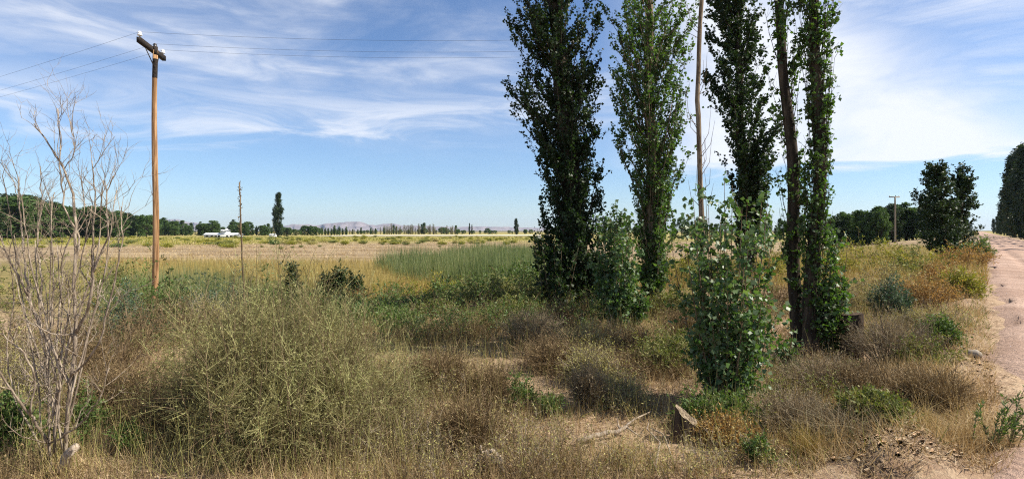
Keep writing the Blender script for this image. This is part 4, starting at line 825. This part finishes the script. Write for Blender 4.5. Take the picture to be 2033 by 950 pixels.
TT = {k: tree_template(*v) for k, v in {
 'p1': ('poplar', 2600, .032, 'far_leaf', 1), 'p2': ('poplar', 2600, .032, 'far_leaf', 2), 'pd': ('poplar', 9000, .020, 'dark_leaf', 3), 'pd2': ('poplar', 9000, .020, 'dark_leaf', 8),
 'r1': ('round', 3600, .05, 'far_leaf', 4), 'r2': ('bushy', 3600, .045, 'far_leaf', 5), 'r3': ('bushy', 5200, .036, 'dark_leaf', 6), 'pp': ('poplar', 700, .026, 'far_pale_leaf', 7)}.items()}
def far_tree(tk, x, d, ytop, label, group=None, wk=1.0, name='tree', rot=None):
    b0 = at(x, d); h = EYE - (ytop - HY) / FPX * d - b0[2]; T = thing(name, b0, label, 'tree', group)
    T.scale = (h * wk, h * wk, h); T.rotation_euler = (0, 0, rng.random() * 6.28 if rot is None else rot)
    for nm, me in zip(('trunk', 'crown'), TT[tk]):
        o = bpy.data.objects.new(nm, me); col.objects.link(o); o.parent = T
        if nm == 'crown': o['kind'] = 'stuff'
    return T
# wood on the left, nearest at the left edge
for i, x in enumerate(np.linspace(-30, 285, 34)):
    yt = np.interp(x, [-30, 0, 60, 110, 160, 230, 285], [388, 391, 393, 406, 412, 422, 430]) + rng.normal() * 4; dd = np.interp(x, [-30, 285], [255, 320]) + rng.uniform(-12, 25)
    far_tree(['r3', 'p1', 'r2', 'r1', 'p2'][i % 5], x + rng.normal() * 3, dd, yt, 'tree of the dense dark wood at the left edge of the field', 'dense wood at the left of the field', wk=[1.3, 3.2, 1.4, 1.1, 3.2][i % 5])
for i, x in enumerate(np.sort(rng.uniform(280, 560, 70))):
    yt = np.interp(x, [285, 400, 480, 560], [438, 444, 444, 447]) + rng.normal() * 3.0 - (6 if rng.random() < .15 else 0)
    far_tree(['p1', 'p2', 'p1', 'r2'][i % 4], x + rng.normal() * 2, 420 + rng.uniform(-15, 40), yt, 'tree of the long tree row behind the white farm building', 'tree row behind the farm building', wk=[2.6, 2.3, 2.0, 1.6][i % 4])
for i, x in enumerate(list(np.linspace(562, 605, 7)) + list(np.linspace(612, 686, 14))):
    yt = (452 if x < 606 else 451) + rng.normal() * 2.2 - (3 if 610 < x < 625 else 0)
    far_tree(['r2', 'r1', 'p2'][i % 3] if x < 632 else 'p1', x + rng.normal(), 430 + rng.uniform(-10, 20), yt, 'tree of the clump right of the lone field poplar', 'trees right of the lone field poplar', wk=1.9)
for i, x in enumerate(np.sort(rng.uniform(692, 915, 58))):
    yt = np.interp(x, [692, 760, 780, 860, 915], [456, 453, 447, 448, 456]) + rng.normal() * 3.2; pale = rng.random() < .6
    far_tree('pp' if pale else 'p2', x + rng.normal(), 560 + rng.uniform(-15, 25), yt, ('pale yellowing poplar' if pale else 'green poplar') + ' of the far row in the middle of the horizon', 'pale poplars of the far row' if pale else 'green poplars of the far row', wk=2.0)
for i, x in enumerate(np.sort(rng.uniform(700, 1180, 75))):
    yt = 457.0 + rng.normal() * 2.0 - (4 if abs(x - 880) < 12 else 0)
    far_tree(['r1', 'r2'][i % 2], x + rng.normal() * 3, 600 + rng.uniform(-10, 30), yt, 'low dark tree of the far tree line along the horizon', 'far low tree line', wk=1.5)
far_tree('pd', 552, 338, 383, 'lone tall dark poplar standing in the middle of the field', wk=1.3, name='poplar_tree')
far_tree('r3', 570, 345, 453, 'small dark bush tree at the right foot of the lone field poplar', wk=1.3)
far_tree('pd2', 1025, 480, 433, 'small dark far poplar on the horizon left of the tall trees', wk=1.5, name='poplar_tree')
far_tree('pd', 932, 500, 443, 'thin far poplar on the horizon, left of a pair', wk=.9, name='poplar_tree')
far_tree('pd2', 937, 500, 445, 'thin far poplar on the horizon, right of a pair', wk=.7, name='poplar_tree')
# behind the tall trees and to the right
for i, x in enumerate(np.linspace(1190, 1640, 40)):
    yt = 440 + rng.normal() * 5; far_tree(['p1', 'p2', 'r2'][i % 3], x + rng.normal() * 3, 210 + rng.uniform(-15, 25), yt, 'green tree of the row seen between the tall poplars', 'tree row behind the tall poplars', wk=[1.5, 1.4, .9][i % 3])
for i, x in enumerate(np.linspace(1645, 1850, 24)):
    yt = np.interp(x, [1645, 1700, 1740, 1780, 1850], [430, 424, 414, 412, 408]) + rng.normal() * 4; far_tree(['r2', 'p1', 'r3', 'p2'][i % 4], x + rng.normal() * 2, 118 + rng.uniform(-8, 12), yt, 'dark tree of the thicket behind the far pole', 'dark thicket behind the far pole', wk=[.95, 2.4, 1.0, 2.2][i % 4])
# dark tree by the road: two joined crowns
poplar('roadside_tree', 'dark ragged tree standing alone at the left edge of the road', 38.0, [(1862, 322), (1866, 400), (1872, 470), (1876, 515)],
       [(324, 1848, 1872), (345, 1832, 1884), (375, 1818, 1892), (400, 1818, 1896), (440, 1828, 1900), (480, 1836, 1906), (500, 1850, 1905)], .16, .04, 'dark_leaf', 'poplar_bark', limbs=130, twigs=9, lpt=9, leaf=.15, rise=(8, 40), twl=.5, limb_r=.03)
poplar('roadside_tree', 'smaller dark tree joined to the right of the ragged roadside tree', 40.0, [(1912, 332), (1908, 400), (1900, 470), (1898, 512)],
       [(334, 1906, 1916), (355, 1892, 1928), (400, 1888, 1936), (440, 1884, 1942), (480, 1880, 1945), (505, 1880, 1946)], .14, .04, 'dark_leaf', 'poplar_bark', limbs=110, twigs=9, lpt=9, leaf=.15, rise=(8, 40), twl=.5, limb_r=.03)
# trees along the right side of the road; those beyond the frame throw the shadows across it
for i, s_ in enumerate([46, 56, 66, 76, 86, 96, 106, 114, 123, 133, 144, 157, 172, 188, 206, 228, 255, 290, 330]):
    X0 = RC + RD * s_ + (ROAD_W + 2.2 + rng.uniform(-.5, .6)) * RN / 1.0; b0 = (X0, s_); z = float(terr(*b0)); h = np.interp(s_, [46, 100, 116, 150, 185, 220, 310], [12, 14, 19, 21, 19, 12, 9]) * rng.uniform(.66, 1.14)
    T = thing('roadside_tree', (X0, s_, z), 'dark tree of the row along the right side of the road', 'tree', 'trees along the right side of the road'); T.scale = (h * (1.55 if i % 2 else 1.2), h * (1.55 if i % 2 else 1.2), h); T.rotation_euler = (0, 0, i * 1.3)
    for nm, me in zip(('trunk', 'crown'), TT['pd' if i % 2 else 'pd2']):
        o = bpy.data.objects.new(nm, me); col.objects.link(o); o.parent = T
        if nm == 'crown': o['kind'] = 'stuff'
for i, s_ in enumerate([75, 95, 120, 150, 185, 230, 290]):
    X0 = RC + RD * s_ - rng.uniform(3, 5) * RN; z = float(terr(X0, s_)); h = rng.uniform(4.5, 6.5); T = thing('roadside_tree', (X0, s_, z), 'bushy dark tree lining the left side of the road beyond the ragged tree', 'tree', 'bushy trees along the left side of the road'); T.scale = (h, h, h)
    for nm, me in zip(('trunk', 'crown'), TT['r3']):
        o = bpy.data.objects.new(nm, me); col.objects.link(o); o.parent = T
        if nm == 'crown': o['kind'] = 'stuff'
# shrub tussocks out on the field
def tus(n, leaf, mat, seed):
    r = np.random.default_rng(seed); cl = unit(r.normal(size=(26, 3))) * r.random((26, 1)) ** .5 * .36; cl[:, 2] = np.abs(cl[:, 2]) * 1.3 + .15
    i = r.integers(0, 26, n); C = cl[i] + r.normal(size=(n, 3)) * .09; C[:, 2] = np.abs(C[:, 2]); f = MB(); f.leaves(C, r.normal(size=(n, 3)) + np.array([0, 0, .6]), leaf, leaf * .4, a=np.clip(r.random(26)[i] * .5 + r.random(n) * .5, 0, 1)); return f.mesh('field_shrub', mat)
TU = [tus(700, .12, 'yellow_green_leaf', 1), tus(700, .12, 'olive_leaf', 2), tus(700, .12, 'green_leaf', 3), tus(600, .12, 'straw_leaf', 4)]
def tuss(k, x, d, w, h, label, group):
    o = bpy.data.objects.new('field_shrub', TU[k]); col.objects.link(o); o.location = tuple(at(x, d)); o.scale = (w, w, h); o.rotation_euler = (0, 0, rng.random() * 6); tag(o, label, 'shrub', group)
tuss(2, 543, 157, 4.0, 2.4, 'round green bush alone on the pale field below the lone field poplar', None)
for i in range(110):
    d = 150 * (330 / 150) ** rng.random(); x = rng.uniform(560, 1075); 
    tuss([0, 1, 0, 3][i % 4], x, d, rng.uniform(1.8, 4.5), rng.uniform(.9, 1.9), 'low yellowish shrub scattered over the pale field', 'low shrubs scattered over the field')
for i in range(60):
    d = 125 * (300 / 125) ** rng.random(); x = rng.uniform(250, 560) if i % 3 else rng.uniform(-10, 250)
    tuss([0, 0, 2, 1][i % 4], x, d, rng.uniform(2, 5.5), rng.uniform(.8, 1.6), 'yellow-green shrub in the meadow at the left of the field', 'shrubs in the left meadow')
for (x, d, w) in [(558, 118, 1.6), (598, 128, 1.5), (581, 124, 1.2), (760, 150, 1.8), (872, 132, 1.2), (520, 130, 1.2), (635, 135, 1.3)]:
    tuss(1, x, d, w, w * .6, 'small isolated olive shrub on the bare pale soil', 'isolated small shrubs on the pale soil')

# white farm building
o0 = at(446, 314); T = thing('farm_building', o0, 'long low white farm building with raised middle at the far edge of the field', 'building'); X0, Y0, Z0 = o0
px = 314 / FPX
def bpart(nm, c, d, mat, par=T):
    g = MB(); g.box(np.array([X0, Y0, Z0]) + np.array(c), d); o = g.build(nm, mat, None, org=tuple(T.location)); o.parent = par; o.location = (0, 0, 0); return o
wl_ = bpart('wall', (-.6, 0, .75), (19.0, 6, 1.5), 'white_wall')
def gable(nm, c, w, l, z0, z1, mat):
    x, y = X0 + c[0], Y0 + c[1]; g = MB()
    V = [(x - l / 2, y - w / 2, Z0 + z0), (x + l / 2, y - w / 2, Z0 + z0), (x + l / 2, y, Z0 + z1), (x - l / 2, y, Z0 + z1), (x - l / 2, y + w / 2, Z0 + z0), (x + l / 2, y + w / 2, Z0 + z0)]
    g.add(V, [(0, 1, 2, 3), (3, 2, 5, 4), (0, 3, 4, 4), (1, 5, 2, 2)][:2] + [(0, 4, 5, 1)]); return g.build(nm, mat, T)
gable('roof', (-.6, 0), 7.4, 20.2, 1.45, 2.6, 'white_roof')
tw_ = bpart('tower', (.7, -.3, 2.2), (3.2, 4.4, 3.2), 'white_wall'); gable('tower_roof', (.7, -.3), 5.4, 4.2, 3.8, 4.5, 'white_roof').parent = tw_; bpart('chimney', (.9, .2, 4.5), (.9, .9, 1.0), 'white_wall', tw_)
for x in (-8.4, -5.6, -3.4, 3.0, 5.2, 7.4): bpart('window', (x, -3.03, 0.8), (1.3, .12, .9), 'window_dark', wl_)
bpart('door', (-1.6, -3.03, .7), (1.2, .12, 1.4), 'window_dark', wl_)
o0 = at(542, 330); T = thing('shed', o0, 'tiny white shed left of the lone field poplar', 'shed'); X0, Y0, Z0 = o0
bpart('wall', (0, 0, .7), (3.4, 3, 1.4), 'white_wall', T); gable('roof', (0, 0), 3.6, 3.8, 1.4, 1.9, 'white_roof')
# white marker post by the road
sX = 92.0; o0 = np.array([RC + RD * sX + (ROAD_W + 1.2) * RN, sX, 0]); o0[2] = terr(o0[0], o0[1]); T = thing('marker_post', o0, 'small white marker post at the right side of the road', 'post')
g = MB(); g.box(o0 + np.array([0, 0, .55]), (.16, .16, 1.2)); g.build('post', 'white_wall', T); g = MB(); g.box(o0 + np.array([0, 0, 1.3]), (.5, .08, .35)); g.build('plate', 'white_roof', T)

# ------------------------------------------------------------------ air
m = bpy.data.materials.new('haze'); m.use_nodes = True; t = m.node_tree; t.nodes.clear(); o_ = nd(t, 'ShaderNodeOutputMaterial'); v = nd(t, 'ShaderNodeVolumePrincipled')
v.inputs['Color'].default_value = (.62, .78, 1.0, 1); v.inputs['Density'].default_value = 4.5e-5; v.inputs['Anisotropy'].default_value = .2
t.links.new(v.outputs[0], o_.inputs['Volume']); MATS['haze'] = m
g = MB(); g.box((0, 1000, 145), (29000, 27000, 310)); tag(g.build('haze', 'haze'), 'thin pale blue haze over the whole plain', 'haze', kind='stuff')
